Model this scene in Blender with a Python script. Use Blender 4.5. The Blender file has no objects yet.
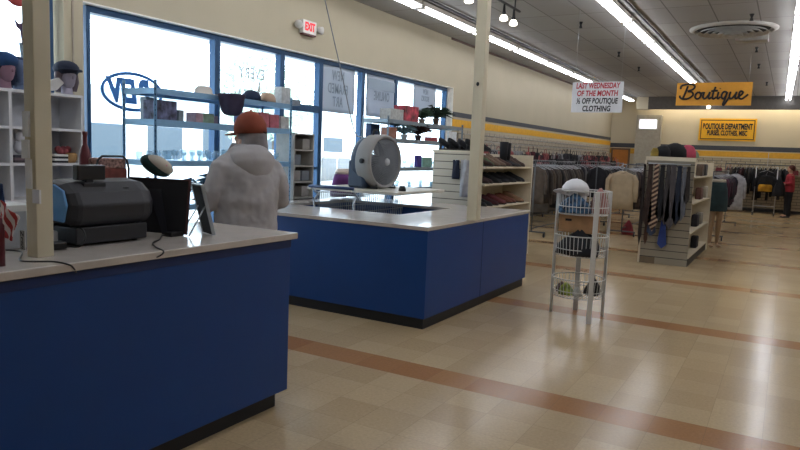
import bpy, math, random
from mathutils import Vector, Matrix
random.seed(7)
R_=random.Random(11)
sc=bpy.context.scene; COL=sc.collection
PI=math.pi
# ------------------------------------------------ camera frame
H=1.58; F=668.0
d1=Vector((390,58,-F)).normalized(); d2=Vector((-1163,119,-F)); d2=(d2-d2.dot(d1)*d1).normalized()
AX=-d2; AY=d1; AZ=AX.cross(AY)
RC=Matrix((AX,AY,AZ))
def ray(px,py): return RC@Vector((px-400,225-py,-F))
C0=Vector((0,0,H))
def onx(px,py,x): r=ray(px,py); return C0+r*(x/r.x)
def ony(px,py,y): r=ray(px,py); return C0+r*(y/r.y)
def onz(px,py,z): r=ray(px,py); return C0+r*((z-H)/r.z)
cam=bpy.data.cameras.new('camera'); cam.sensor_width=36; cam.lens=F/800*36; cam.clip_end=500
co=bpy.data.objects.new('camera',cam); COL.objects.link(co)
co.matrix_world=Matrix.Translation(C0)@RC.to_4x4(); sc.camera=co
sc.view_settings.view_transform='Standard'; sc.view_settings.look='None'; sc.view_settings.gamma=1
sc.view_settings.use_curve_mapping=False; sc.view_settings.exposure=0.1
# ------------------------------------------------ materials
def lin(h):
    v=[int(h[i:i+2],16)/255 for i in (0,2,4)]
    return tuple((c/12.92 if c<=.04045 else ((c+.055)/1.055)**2.4) for c in v)+(1,)
MATS={}
def mat(h,rough=.6,metal=0,noise=.06,scale=12,coat=0,bump=0):
    k=(h,rough,metal,noise,scale,coat,bump)
    if k in MATS: return MATS[k]
    m=bpy.data.materials.new('paint_'+h); m.use_nodes=True; n=m.node_tree; b=n.nodes['Principled BSDF']
    b.inputs['Roughness'].default_value=rough; b.inputs['Metallic'].default_value=metal
    b.inputs['Coat Weight'].default_value=coat
    c=lin(h)
    if noise>0:
        tc=n.nodes.new('ShaderNodeTexCoord'); nz=n.nodes.new('ShaderNodeTexNoise'); nz.inputs['Scale'].default_value=scale; nz.inputs['Detail'].default_value=3
        rp=n.nodes.new('ShaderNodeValToRGB')
        rp.color_ramp.elements[0].position=.3; rp.color_ramp.elements[1].position=.7
        rp.color_ramp.elements[0].color=tuple(x*(1-noise*2) for x in c[:3])+(1,)
        rp.color_ramp.elements[1].color=tuple(min(1,x*(1+noise)) for x in c[:3])+(1,)
        n.links.new(tc.outputs['Object'],nz.inputs['Vector']); n.links.new(nz.outputs['Fac'],rp.inputs['Fac']); n.links.new(rp.outputs['Color'],b.inputs['Base Color'])
        if bump>0:
            bp=n.nodes.new('ShaderNodeBump'); bp.inputs['Strength'].default_value=bump; bp.inputs['Distance'].default_value=.01
            n.links.new(nz.outputs['Fac'],bp.inputs['Height']); n.links.new(bp.outputs['Normal'],b.inputs['Normal'])
    else: b.inputs['Base Color'].default_value=c
    MATS[k]=m; return m
def cloth(h,noise=.15): return mat(h,.9,0,noise,9,0,.3)
def emis(h,s,name='lamp_glow'):
    m=bpy.data.materials.new(name); m.use_nodes=True; b=m.node_tree.nodes['Principled BSDF']
    b.inputs['Base Color'].default_value=lin(h); b.inputs['Emission Color'].default_value=lin(h); b.inputs['Emission Strength'].default_value=s
    return m
def stripes(a,b_,scale,axis='Z',rough=.8,duty=.5,rot=(0,0,0)):
    m=bpy.data.materials.new('striped'); m.use_nodes=True; n=m.node_tree; b=n.nodes['Principled BSDF']; b.inputs['Roughness'].default_value=rough
    tc=n.nodes.new('ShaderNodeTexCoord'); mp=n.nodes.new('ShaderNodeMapping'); mp.inputs['Rotation'].default_value=rot
    sp=n.nodes.new('ShaderNodeSeparateXYZ'); mu=n.nodes.new('ShaderNodeMath'); mu.operation='MULTIPLY'; mu.inputs[1].default_value=scale
    fr=n.nodes.new('ShaderNodeMath'); fr.operation='FRACT'; gt=n.nodes.new('ShaderNodeMath'); gt.operation='GREATER_THAN'; gt.inputs[1].default_value=duty
    mx=n.nodes.new('ShaderNodeMixRGB'); mx.inputs[1].default_value=lin(a); mx.inputs[2].default_value=lin(b_)
    L=n.links.new
    L(tc.outputs['Object'],mp.inputs['Vector']); L(mp.outputs['Vector'],sp.inputs[0]); L(sp.outputs[axis],mu.inputs[0]); L(mu.outputs[0],fr.inputs[0]); L(fr.outputs[0],gt.inputs[0]); L(gt.outputs[0],mx.inputs[0]); L(mx.outputs[0],b.inputs['Base Color'])
    return m
# ------------------------------------------------ mesh builder
class M:
    def __init__(s): s.v=[]; s.f=[]; s.mi=[]; s.cur=0; s.sm=[]; s.smooth=False
    def add(s,vs,fs,mi=None,T=None,sm=None):
        o=len(s.v)
        for p in vs:
            p=Vector(p); s.v.append(T@p if T else p)
        for f in fs:
            s.f.append([i+o for i in f]); s.mi.append(s.cur if mi is None else mi); s.sm.append(s.smooth if sm is None else sm)
        return s
    def box(s,a,b,mi=None,T=None):
        x0,y0,z0=a; x1,y1,z1=b
        vs=[(x0,y0,z0),(x1,y0,z0),(x1,y1,z0),(x0,y1,z0),(x0,y0,z1),(x1,y0,z1),(x1,y1,z1),(x0,y1,z1)]
        return s.add(vs,[(0,3,2,1),(4,5,6,7),(0,1,5,4),(1,2,6,5),(2,3,7,6),(3,0,4,7)],mi,T,False)
    def cbox(s,c,d,mi=None,T=None):
        return s.box([c[i]-d[i]/2 for i in range(3)],[c[i]+d[i]/2 for i in range(3)],mi,T)
    def prism(s,poly,y0,y1,plane='XZ',mi=None,T=None):
        n=len(poly); vs=[]
        for d in (y0,y1):
            for (a,b) in poly: vs.append((a,d,b) if plane=='XZ' else ((d,a,b) if plane=='YZ' else (a,b,d)))
        fs=[tuple(range(n)),tuple(range(2*n-1,n-1,-1))]+[(i,i+n,(i+1)%n+n,(i+1)%n) for i in range(n)]
        return s.add(vs,fs,mi,T,False)
    def tube(s,path,r,n=8,mi=None,T=None,cap=True,closed=False):
        P=[Vector(p) for p in path]; k=len(P); rs=r if isinstance(r,(list,tuple)) else [r]*k
        vs=[];fs=[]; up=None
        for i in range(k):
            if closed: t=P[(i+1)%k]-P[i-1]
            else: t=P[min(i+1,k-1)]-P[max(i-1,0)]
            t.normalize()
            if up is None: up=Vector((0,0,1)) if abs(t.z)<.9 else Vector((1,0,0))
            a=t.cross(up)
            if a.length<1e-4: a=t.cross(Vector((0,1,0)))
            a.normalize(); b=a.cross(t).normalized(); up=b
            for j in range(n):
                q=2*PI*j/n; vs.append(P[i]+(a*math.cos(q)+b*math.sin(q))*rs[i])
        for i in range(k if closed else k-1):
            for j in range(n):
                i2=(i+1)%k; fs.append((i*n+j,i*n+(j+1)%n,i2*n+(j+1)%n,i2*n+j))
        if cap and not closed: fs+= [tuple(range(n-1,-1,-1)),tuple((k-1)*n+j for j in range(n))]
        return s.add(vs,fs,mi,T,True if n>4 else False)
    def rings(s,rings,mi=None,T=None,cap=True,sm=True):
        n=len(rings[0]); vs=[p for r in rings for p in r]; fs=[]
        for i in range(len(rings)-1):
            for j in range(n): fs.append((i*n+j,i*n+(j+1)%n,(i+1)*n+(j+1)%n,(i+1)*n+j))
        if cap: fs+=[tuple(range(n-1,-1,-1)),tuple((len(rings)-1)*n+j for j in range(n))]
        return s.add(vs,fs,mi,T,sm)
    def ell(s,data,n=20,mi=None,T=None,cap=True):   # data: (cx,cy,z,rx,ry)
        return s.rings([[(cx+rx*math.cos(2*PI*j/n),cy+ry*math.sin(2*PI*j/n),z) for j in range(n)] for cx,cy,z,rx,ry in data],mi,T,cap)
    def lathe(s,prof,n=24,mi=None,T=None,cap=True): return s.ell([(0,0,z,r,r) for r,z in prof],n,mi,T,cap)
    def sph(s,c,r,n=16,m=10,mi=None,T=None):
        if not isinstance(r,(list,tuple)): r=(r,r,r)
        d=[]
        for i in range(m+1):
            a=-PI/2+PI*i/m; q=max(math.cos(a),.02); d.append((c[0],c[1],c[2]+r[2]*math.sin(a),r[0]*q,r[1]*q))
        return s.ell(d,n,mi,T)
    def build(s,name,mats,parent=None,loc=None,bev=0,sub=0,remesh=0,seg=2):
        me=bpy.data.meshes.new(name); me.from_pydata([tuple(p) for p in s.v],[],s.f)
        if not isinstance(mats,(list,tuple)): mats=[mats]
        for m in mats: me.materials.append(m)
        me.polygons.foreach_set('material_index',s.mi); me.polygons.foreach_set('use_smooth',s.sm); me.update()
        o=bpy.data.objects.new(name,me); COL.objects.link(o)
        if parent: o.parent=parent
        if loc: o.location=loc
        if remesh:
            r=o.modifiers.new('r','REMESH'); r.mode='VOXEL'; r.voxel_size=remesh; r.use_smooth_shade=True
            q=o.modifiers.new('s','SMOOTH'); q.iterations=6; q.factor=.5
        if bev:
            b=o.modifiers.new('b','BEVEL'); b.width=bev; b.segments=seg; b.limit_method='ANGLE'
        if sub:
            b=o.modifiers.new('u','SUBSURF'); b.levels=sub; b.render_levels=sub
        return o
def tag(o,label=None,cat=None,group=None,kind=None):
    if label: o['label']=label
    if cat: o['category']=cat
    if group: o['group']=group
    if kind: o['kind']=kind
    return o
def emp(name,loc=(0,0,0),rz=0,label=None,cat=None,group=None,kind=None):
    o=bpy.data.objects.new(name,None); COL.objects.link(o); o.location=loc; o.rotation_euler=(0,0,rz); o.empty_display_size=.1
    return tag(o,label,cat,group,kind)
def dup(o,loc=None,rz=None,label=None,group=None,parent=None,mats=None,scale=None):
    c=o.copy(); COL.objects.link(c)
    if parent: c.parent=parent
    if loc is not None: c.location=loc
    if rz is not None: c.rotation_euler=(c.rotation_euler[0],c.rotation_euler[1],rz)
    if scale: c.scale=scale
    if label: c['label']=label
    if group: c['group']=group
    if mats:
        for i,m in enumerate(mats):
            if m: c.material_slots[i].link='OBJECT'; c.material_slots[i].material=m
    for ch in list(o.children): dup(ch,parent=c)
    return c
def text(name,s,size,m,parent=None,T=None,off=0,shear=0,ext=.001,sx=1,spacing=1,line=1,align='CENTER'):
    cu=bpy.data.curves.new(name,'FONT'); cu.body=s; cu.size=size; cu.offset=off; cu.shear=shear; cu.extrude=ext; cu.align_x=align; cu.align_y='CENTER'; cu.space_character=spacing; cu.space_line=line
    t=bpy.data.objects.new(name,cu); COL.objects.link(t)
    me=bpy.data.meshes.new_from_object(t.evaluated_get(bpy.context.evaluated_depsgraph_get())); bpy.data.objects.remove(t)
    me.materials.clear(); me.materials.append(m); me.name=name
    for v in me.vertices: v.co.x*=sx
    o=bpy.data.objects.new(name,me); COL.objects.link(o); o.parent=parent
    if T: o.matrix_local=T
    return o
FX=Matrix(((0,0,1,0),(1,0,0,0),(0,1,0,0),(0,0,0,1)))      # text facing +X, reads along +Y
FYm=Matrix(((1,0,0,0),(0,0,-1,0),(0,1,0,0),(0,0,0,1)))    # text facing -Y, reads along +X
MIR=Matrix.Diagonal((-1,1,1,1))
def TT(loc,B): return Matrix.Translation(loc)@B
# common materials
BLUE=mat('003c80',.45,0,.03,3); KICK=mat('15171c',.5); SLAB=mat('c2bab2',.22,0,.04,8,.3)
WHITE=mat('d8d4cc',.5,0,.03); CREAM=mat('d9d0bb',.6,0,.03,2); CHROME=mat('b9bcc0',.3,.9,0); STEELB=mat('5f8fb4',.4,.3,.05)
GREYM=mat('8d949c',.4,.6,0); DARK=mat('1b1c20',.5); BLACKM=mat('0c0c0e',.35,0,0); WIREW=mat('cfcfcc',.4,.1,0)
FRAMEB=mat('24486a',.4,.4,.04); CARD=mat('b48a62',.85,0,.08)
# ------------------------------------------------ setting
def glassmat():
    m=bpy.data.materials.new('window_glass'); m.use_nodes=True; n=m.node_tree; n.nodes.clear()
    o=n.nodes.new('ShaderNodeOutputMaterial'); t=n.nodes.new('ShaderNodeBsdfTransparent'); t.inputs[0].default_value=(.93,.97,1,1); g=n.nodes.new('ShaderNodeBsdfGlossy'); g.inputs['Roughness'].default_value=.02
    lw=n.nodes.new('ShaderNodeLayerWeight'); pw=n.nodes.new('ShaderNodeMath'); pw.operation='POWER'; pw.inputs[1].default_value=4; n.links.new(lw.outputs['Facing'],pw.inputs[0]); f=n.nodes.new('ShaderNodeMath'); f.operation='MULTIPLY_ADD'; f.inputs[1].default_value=.5; f.inputs[2].default_value=.03; n.links.new(pw.outputs[0],f.inputs[0]); x=n.nodes.new('ShaderNodeMixShader')
    n.links.new(f.outputs[0],x.inputs[0]); n.links.new(t.outputs[0],x.inputs[1]); n.links.new(g.outputs[0],x.inputs[2]); n.links.new(x.outputs[0],o.inputs[0]); return m
GLASS=glassmat()
def floormat():
    m=bpy.data.materials.new('waxed_tile'); m.use_nodes=True; n=m.node_tree; b=n.nodes['Principled BSDF']; L=n.links.new
    def nd(t,**k):
        q=n.nodes.new(t)
        for a,v in k.items(): setattr(q,a,v)
        return q
    tc=nd('ShaderNodeTexCoord'); sp=nd('ShaderNodeSeparateXYZ'); L(tc.outputs['Object'],sp.inputs[0])
    def math_(op,a,bv=None,c=None):
        q=nd('ShaderNodeMath',operation=op)
        for i,v in enumerate((a,bv,c)):
            if v is None: continue
            if isinstance(v,(int,float)): q.inputs[i].default_value=v
            else: L(v,q.inputs[i])
        return q.outputs[0]
    T=.2955
    # tile id + joints
    ty=math_('DIVIDE',math_('SUBTRACT',sp.outputs['Y'],4.02),T); tx=math_('DIVIDE',sp.outputs['X'],T)
    cb=nd('ShaderNodeCombineXYZ'); L(math_('FLOOR',tx),cb.inputs[0]); L(math_('FLOOR',ty),cb.inputs[1])
    wn=nd('ShaderNodeTexWhiteNoise',noise_dimensions='3D'); L(cb.outputs[0],wn.inputs['Vector'])
    rp=nd('ShaderNodeValToRGB'); L(wn.outputs['Value'],rp.inputs[0])
    e=rp.color_ramp.elements; e[0].color=lin('bda47e'); e[1].color=lin('cbb38c'); 
    nz=nd('ShaderNodeTexNoise'); nz.inputs['Scale'].default_value=55; nz.inputs['Detail'].default_value=4; L(tc.outputs['Object'],nz.inputs['Vector'])
    nz2=nd('ShaderNodeTexNoise'); nz2.inputs['Scale'].default_value=.9; nz2.inputs['Detail'].default_value=2; L(tc.outputs['Object'],nz2.inputs['Vector'])
    # stripe every 9 tiles
    md=math_('MODULO',math_('ADD',math_('FLOOR',ty),90),9); st=math_('LESS_THAN',md,.5)
    br=nd('ShaderNodeValToRGB'); L(wn.outputs['Value'],br.inputs[0]); br.color_ramp.elements[0].color=lin('a8784e'); br.color_ramp.elements[1].color=lin('b4865a')
    mx=nd('ShaderNodeMixRGB'); L(st,mx.inputs[0]); L(rp.outputs[0],mx.inputs[1]); L(br.outputs[0],mx.inputs[2])
    m2=nd('ShaderNodeMixRGB',blend_type='MULTIPLY'); m2.inputs[0].default_value=.35; L(mx.outputs[0],m2.inputs[1]); L(nz.outputs['Fac'],m2.inputs[2])
    jr=math_('MINIMUM',math_('PINGPONG',tx,.5),math_('PINGPONG',ty,.5)); jm=math_('LESS_THAN',jr,.006)
    m3=nd('ShaderNodeMixRGB'); L(math_('MULTIPLY',jm,.35),m3.inputs[0]); L(m2.outputs[0],m3.inputs[1]); m3.inputs[2].default_value=lin('6a5c4a')
    L(m3.outputs[0],b.inputs['Base Color'])
    ro=math_('MULTIPLY_ADD',nz2.outputs['Fac'],.10,.155); L(ro,b.inputs['Roughness'])
    bp=nd('ShaderNodeBump'); bp.inputs['Strength'].default_value=.25; bp.inputs['Distance'].default_value=.01
    nz3=nd('ShaderNodeTexNoise'); nz3.inputs['Scale'].default_value=5; nz3.inputs['Detail'].default_value=3; L(tc.outputs['Object'],nz3.inputs['Vector'])
    L(nz3.outputs['Fac'],bp.inputs['Height']); L(bp.outputs['Normal'],b.inputs['Normal'])
    b.inputs['Specular IOR Level'].default_value=.3; b.inputs['Coat Weight'].default_value=.05; b.inputs['Coat Roughness'].default_value=.15
    return m
def ceilmat():
    m=bpy.data.materials.new('ceiling_tile'); m.use_nodes=True; n=m.node_tree; b=n.nodes['Principled BSDF']; L=n.links.new
    tc=n.nodes.new('ShaderNodeTexCoord'); bt=n.nodes.new('ShaderNodeTexBrick'); bt.offset=0; bt.inputs['Scale'].default_value=1
    bt.inputs['Brick Width'].default_value=.6; bt.inputs['Row Height'].default_value=1.2; bt.inputs['Mortar Size'].default_value=.009; bt.inputs['Color1'].default_value=lin('a5a29c'); bt.inputs['Color2'].default_value=lin('9a9792'); bt.inputs['Mortar'].default_value=lin('6d6a66')
    L(tc.outputs['Object'],bt.inputs['Vector']); L(bt.outputs['Color'],b.inputs['Base Color']); b.inputs['Roughness'].default_value=.9
    return m
def S(name,mb,mt,bev=0,**k):
    o=mb.build(name,mt,bev=bev); o['kind']='structure'; return o
XL=-6.0; YB=26.2; ZC=3.86; XR=7.0; YF=-2.0
S('floor',M().box((XL-.3,YF-.2,-.1),(XR+.2,YB+.2,0)),floormat())
S('ceiling',M().box((XL-.2,YF-.2,ZC),(XR+.2,YB+.2,ZC+.1)),ceilmat())
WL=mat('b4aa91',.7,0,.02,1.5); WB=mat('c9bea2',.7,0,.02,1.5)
w=M(); o0,o1=4.15,12.35; zo=2.9; T_=.2
w.box((XL-T_,YF,0),(XL,1.0,ZC)); w.box((XL-T_,1.0,zo+.15),(XL,3.95,ZC)); w.box((XL-T_,1.0,0),(XL,3.95,.45)); w.box((XL-T_,3.95,0),(XL,o0,ZC))
w.box((XL-T_,o0,zo),(XL,o1,ZC)); w.box((XL-T_,o0,0),(XL,7.12,.28)); w.box((XL-T_,8.08,0),(XL,o1,.28)); w.box((XL-T_,o1,0),(XL,YB,ZC))
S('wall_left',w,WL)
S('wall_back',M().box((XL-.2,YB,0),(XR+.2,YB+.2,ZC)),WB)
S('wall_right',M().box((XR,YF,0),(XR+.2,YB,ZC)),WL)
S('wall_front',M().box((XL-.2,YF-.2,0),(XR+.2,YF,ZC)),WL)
S('trim_1',M().box((XL,o1+.02,2.33),(XL+.006,YB,2.43)),mat('3d4148',.6))
S('trim_2',M().box((XL,o1+.02,2.135),(XL+.006,YB,2.285)),mat('e0a61c',.6))
S('trim_3',M().box((XL+.01,YB-.006,2.07),(XR,YB,2.23)),mat('3d4148',.6))
S('trim_4',M().box((XL+.01,YB-.006,1.85),(XR,YB,2.04)),mat('d9a530',.6))
S('trim_5',M().box((XL,3.93+.1,0),(XL+.012,3.945+.1,ZC)),mat('a79b8a',.6))
S('baseboard_left',M().box((XL,o1,0),(XL+.015,YB,.1)),KICK)
S('baseboard_back',M().box((XL,YB-.015,0),(XR,YB,.1)),KICK)
# storefront windows: frame members around each pane
XG=-6.13
def win(i,y0,y1,z0,z1,door=False):
    e=emp(('door_%d' if door else 'window_%d')%i,(0,0,0)); e['kind']='structure'
    f=M(); a=.045
    f.box((XG-.05,y0+.001,z0),(XG+.05,y0+a,z1)); f.box((XG-.05,y1-a,z0),(XG+.05,y1-.001,z1)); f.box((XG-.05,y0+a,z1-.075),(XG+.05,y1-a,z1)); f.box((XG-.05,y0+a,z0),(XG+.05,y1-a,z0+.08))
    if door:
        f.box((XG-.05,y0+a,2.1),(XG+.05,y1-a,2.2))
        for z in (1.27,.82): f.box((XG-.03,y0+a,z),(XG+.04,y1-a,z+.035))
    f.build('door_frame' if door else 'window_frame',FRAMEB,e,bev=.004)
    if door:
        b=M(); b.tube([(XG+.09,y0+.12,.98),(XG+.09,y1-.12,.98)],.016); b.box((XG,y0+.1,.965),(XG+.1,y0+.14,.995)); b.box((XG,y1-.14,.965),(XG+.1,y1-.1,.995)); b.build('push_bar',GREYM,e)
    M().box((XG-.004,y0+a,z0+.08),(XG+.004,y1-a,z1-.075)).build('glass_pane',GLASS,e)
win(1,1.05,3.9,.45,zo+.15); 
ys=[4.24,5.99,7.19,8.06,9.19,10.24,12.24]
k=2
for a,b in zip(ys[:-1],ys[1:]):
    if abs(a-7.19)<.01: win(1,a,b,0,zo,True)
    else: win(k,a,b,.28,zo); k+=1
S('trim_8',M().box((XL-.2,12.335,.28),(XL+.001,12.352,zo)),mat('f2efe6',.5))  # near-white jamb board, daylight on the reveal put into its colour
S('trim_9',M().box((XL-.2,4.15,zo-.012),(XL+.001,12.335,zo+.001)),mat('f2efe6',.5))  # near-white soffit board, the daylit reveal painted as colour
S('trim_6',M().box((XG-.06,12.285,.28),(XG+.05,o1,zo)),WHITE)
# back wall: orange door and grey office box with bright interior window
e=emp('door_2'); e['kind']='structure'
M().box((-5.87,YB-.05,0),(-5.3,YB-.01,1.98)).build('door_leaf',mat('b5722c',.6),e,bev=.005)
f=M(); f.box((-5.93,YB-.07,0),(-5.87,YB-.0,2.04)); f.box((-5.3,YB-.07,0),(-5.24,YB,2.04)); f.box((-5.87,YB-.07,1.98),(-5.3,YB,2.04)); f.build('door_frame',mat('6a5138',.6),e)
M().sph((-5.38,YB-.09,1.0),.035).build('door_knob',CHROME,e)
S('wall_inner',M().box((-5.05,YB-.25,0),(-4.18,YB,3.27)),mat('a9a393',.7))
e=emp('window_20'); e['kind']='structure'
M().box((-4.93,YB-.27,2.78),(-4.33,YB-.255,3.1)).build('lit_pane',emis('f4f6ff',1.5,'lit_window'),e)
f=M(); f.box((-4.97,YB-.28,2.74),(-4.29,YB-.25,2.78)); f.box((-4.97,YB-.28,3.1),(-4.29,YB-.25,3.14)); f.box((-4.97,YB-.28,2.74),(-4.93,YB-.25,3.14)); f.box((-4.33,YB-.28,2.74),(-4.29,YB-.25,3.14)); f.build('window_frame',WHITE,e)
# valance hiding cove light
S('wall_valance',M().box((-4.55,25.2,3.42),(XR,25.28,ZC)),mat('5c5853',.8))
S('wall_beam',M().box((-4.95,25.2,3.42),(-4.55,25.5,ZC)),WL)
cove=emp('cove_light',(0,0,0),label='long tube light washing the back wall from behind the valance',cat='light')
M().tube([(-4.4,25.75,3.78),(XR-.2,25.75,3.78)],.02).build('tube',emis('fff2dc',45),cove)
M().box((-4.4,25.7,3.8),(XR-.2,25.8,ZC)).build('housing',WHITE,cove)
# ------------------------------------------------ outside
S('ground',M().box((-90,-60,-.25),(XL-.2,110,-.15)),mat('c9c9c5',.9,0,.04,.6))
S('pavement',M().box((-9.0,-30,-.15),(XL-.2,60,-.02)),mat('d4d2cc',.9,0,.04,1))
S('canopy',M().box((-8.6,-10,3.25),(-6.21,30,3.45)),mat('e6e6e6',.8))
TUBE=emis('f2f5ff',15.0)
def strip(xa,ya,xb,yb,y0,pitch,n,where):
    proto=None
    for i in range(n):
        y=y0+i*pitch; x=xa+(xb-xa)*(y-ya)/(yb-ya); rz=-math.atan2(xb-xa,yb-ya)
        lab='%s twin-tube strip light in the %s row on the ceiling'%(['nearest','second','third','fourth','fifth','sixth','seventh','eighth','ninth','tenth','eleventh','twelfth'][i],where)
        if STRIP[0] is None:
            e=emp('strip_light',(x,y,ZC),rz,lab,'ceiling light','fluorescent strip lights')
            L=2.0
            b=M(); b.box((-.07,-L/2,-.1),(.07,L/2,-.03)); b.box((-.02,-L/2,-.03),(.02,L/2,-.005)); b.build('housing',WHITE,e,bev=.005)
            for s in (-1,1): M().tube([(s*.058,-L/2+.05,-.125),(s*.058,L/2-.05,-.125)],.0175,8).build('tube',TUBE,e)
            for yy in (-L/2+.01,L/2-.01): M().box((-.09,yy-.015,-.15),(.09,yy+.015,-.09)).build('end_socket',WHITE,e)
            STRIP[0]=e
        else: dup(STRIP[0],(x,y,ZC),rz,lab)
STRIP=[None]  # rows below start nearer than the view, added to light the near area
strip(-5.0,8.3,-5.16,25.45,1.77,2.06,12,'left wall side')
strip(-2.39,9.27,-2.46,18.8,1.72,2.06,12,'middle')
strip(-.04,10.5,-.28,27.7,3.94,2.06,11,'right-hand')
strip(2.4,0,2.4,20,-1.0,2.06,9,'added unseen far right')  # row lies outside the view, added for its light
for xa,ya,xb,yb,wh in ((-4.78,4,-4.96,25,'left'),(-2.2,4,-2.27,25,'middle')):
    tag(M().tube([(xa,ya,ZC-.03),(xb,yb,ZC-.03)],.018,6).build('conduit',mat('4a4a4c',.5)),'dark conduit running along the %s row of strip lights'%wh,'conduit')
# ------------------------------------------------ counters
def counter(name,pieces,slabpoly,z,label,holes=None):
    pass
e=emp('checkout_counter',(-2.9,1,0),label='royal blue checkout counter in the left foreground with black kick plate',cat='counter')
xs,ye=-2.52,3.15
b=M().box((-.75,-2.0,.1),(xs+.9-2.9+2.9-.03-.0,ye-.02-1,1.03)) if False else M()
def wb(mb,a,c,o): return mb.box([a[i]-o[i] for i in range(3)],[c[i]-o[i] for i in range(3)])
o=(-2.9,1,0)
wb(b,(-3.25,-1.0,.1),(-2.555,3.12,1.035),o).build('body',BLUE,e,bev=.003)
wb(M(),(-3.2,-1.0,0),(-2.6,3.06,.1),o).build('kick_plate',KICK,e)
wb(M(),(-2.556,-1.0,.985),(-2.549,3.12,1.035),o).build('edge_strip',mat('0b2a60',.5),e)
tag(M().box((-3.33,-1.0,1.035),(-2.52,3.15,1.072)).build('worktop',SLAB,bev=.005),'cream laminate worktop on the foreground checkout counter','worktop')
ZT=1.072
# island ring
e=emp('island_counter',(0,0,0),label='royal blue square island counter behind the checkout with open centre',cat='counter')
X0,X1,Y0,Y1=-5.27,-2.69,5.17,7.83; ix0,ix1,iy0,iy1=-4.98,-3.47,6.0,7.24
def ring(z0,z1,ins=0,ins2=0):
    m=M(); a,b_,c,d=X0+ins,X1-ins,Y0+ins,Y1-ins; p,q,r,s=ix0-ins2,ix1+ins2,iy0-ins2,iy1+ins2
    m.box((a,c,z0),(b_,r,z1)); m.box((a,s,z0),(b_,d,z1)); m.box((a,r,z0),(p,s,z1)); m.box((q,r,z0),(b_,s,z1)); return m
ring(.1,.895,.012,.03).build('body',BLUE,e); ring(0,.1,.035,.08).build('kick_plate',KICK,e)
M().box((-2.703,6.42,.1),(-2.7,6.428,.895)).build('panel_joint',mat('0a2a62',.6),e)
def ringtop():
    m=M(); z0,z1=.895,.93
    o_=[(X0,Y0),(X1,Y0),(X1,Y1),(X0,Y1)]; i_=[(ix0,iy0),(ix1,iy0),(ix1,iy1),(ix0,iy1)]
    vs=[(x,y,z) for z in (z0,z1) for x,y in o_+i_]
    fs=[]
    for k in range(4):
        n=(k+1)%4
        fs+=[(8+k,8+n,12+n,12+k),(k,4+k,4+n,n),(k,n,8+n,8+k),(4+k,12+k,12+n,4+n)]
    return m.add(vs,fs)
tag(ringtop().build('worktop',SLAB,bev=.004),'cream laminate worktop ring on the blue island counter','worktop')
tag(M().box((-2.522,-1,1.071),(-2.52,-.99,1.072)).build('x',SLAB),'x') if False else None
# posts
PC=mat('c9c0a6',.6,0,.04,3)
tag(M().box((-2.795,1.655,ZT),(-2.72,1.73,ZC)).build('support_post',PC,bev=.004),'square cream post rising from the checkout worktop beside the register','post')
tag(M().box((-2.735,6.06,.93),(-2.628,6.16,ZC)).build('support_post',PC,bev=.004),'square cream post rising from the island counter to the ceiling','post')
t=tag(M().sph((-2.68,6.045,2.26),(.015,.012,.02)).build('bolt',DARK),'small dark bolt on the island counter post','bolt')
# tape scraps on the near post
for i,(px,y0,y1,wd) in enumerate([(24,112,136,4),(23,140,158,5),(27,160,188,3),(34,190,203,5)]):
    p=ony(px+2,(y0+y1)/2,1.65); h=(y1-y0)*.0044; 
    tag(M().box((p.x-.02,1.646,p.z-h/2),(p.x+wd*.006,1.654,p.z+h/2)).build('paper_scrap',mat('dcdde0',.6)),['small white paper scrap highest on the near post','wide white paper scrap second on the near post','long white tape strip third down the near post','folded white paper scrap lowest on the near post'][i],'paper')
# ------------------------------------------------ register
BODY=mat('24252b',.45,0,.03); BODY2=mat('1b1c22',.5,0,.03)
r=emp('cash_register',(0,0,ZT),label='charcoal cash register with rounded hood on the checkout worktop beside the post',cat='cash register')
def P(x,y,z): return (x,y,z-ZT)
# profile in XZ extruded along Y
x0=-3.2; x1=-2.85
prof=[(-3.2,1.17),(-3.2,1.31),(-3.14,1.365),(-3.02,1.388),(-2.93,1.375),(-2.87,1.33),(-2.84,1.27),(-2.85,1.2),(-2.88,1.165)]
rg=[]
for y,s in ((1.90,.84),(1.935,.97),(1.955,1),(2.30,1),(2.34,.97),(2.375,.86)):
    cx,cz=-3.02,1.29
    rg.append([(cx+(a-cx)*s,y,cz+(c-cz)*s-ZT) for a,c in prof])
M().rings(rg,sm=False).build('hood',BODY,r,bev=.012,seg=3)
M().box(P(-3.2,1.93,1.085),P(-2.86,2.33,1.165)).build('cash_drawer',BODY2,r,bev=.006)
for x in (-3.15,-2.91):
    for y in (1.97,2.29): M().lathe([(.015,0),(.015,.014)],8,T=Matrix.Translation((x,y,0))).build('foot',BLACKM,r)
pg=[(1.785,1.2),(1.785,1.32),(1.80,1.385),(1.845,1.41),(1.86,1.41),(1.86,1.2)]
# light blue operator window on the near end
M().prism([(-3.17,1.2),(-3.17,1.315),(-3.11,1.355),(-2.97,1.365),(-2.9,1.34),(-2.875,1.27),(-2.9,1.19)],1.888,1.902,'XZ',T=Matrix.Translation((0,0,-ZT))).build('end_window',mat('5f94c8',.15,0,.03),r,bev=.004)
m=M(); m.box(P(-2.96,2.03,1.33),P(-2.925,2.07,1.39)); m.box(P(-2.99,2.0,1.35),P(-2.90,2.12,1.372)); m.build('display_neck',BODY2,r,bev=.003)
M().box(P(-2.96,1.98,1.385),P(-2.915,2.13,1.458)).build('customer_display',mat('17181d',.35),r,bev=.006)
M().box(P(-2.8535,2.18,1.345),P(-2.849,2.21,1.35)).build('hood_mark',BLACKM,r)
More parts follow.
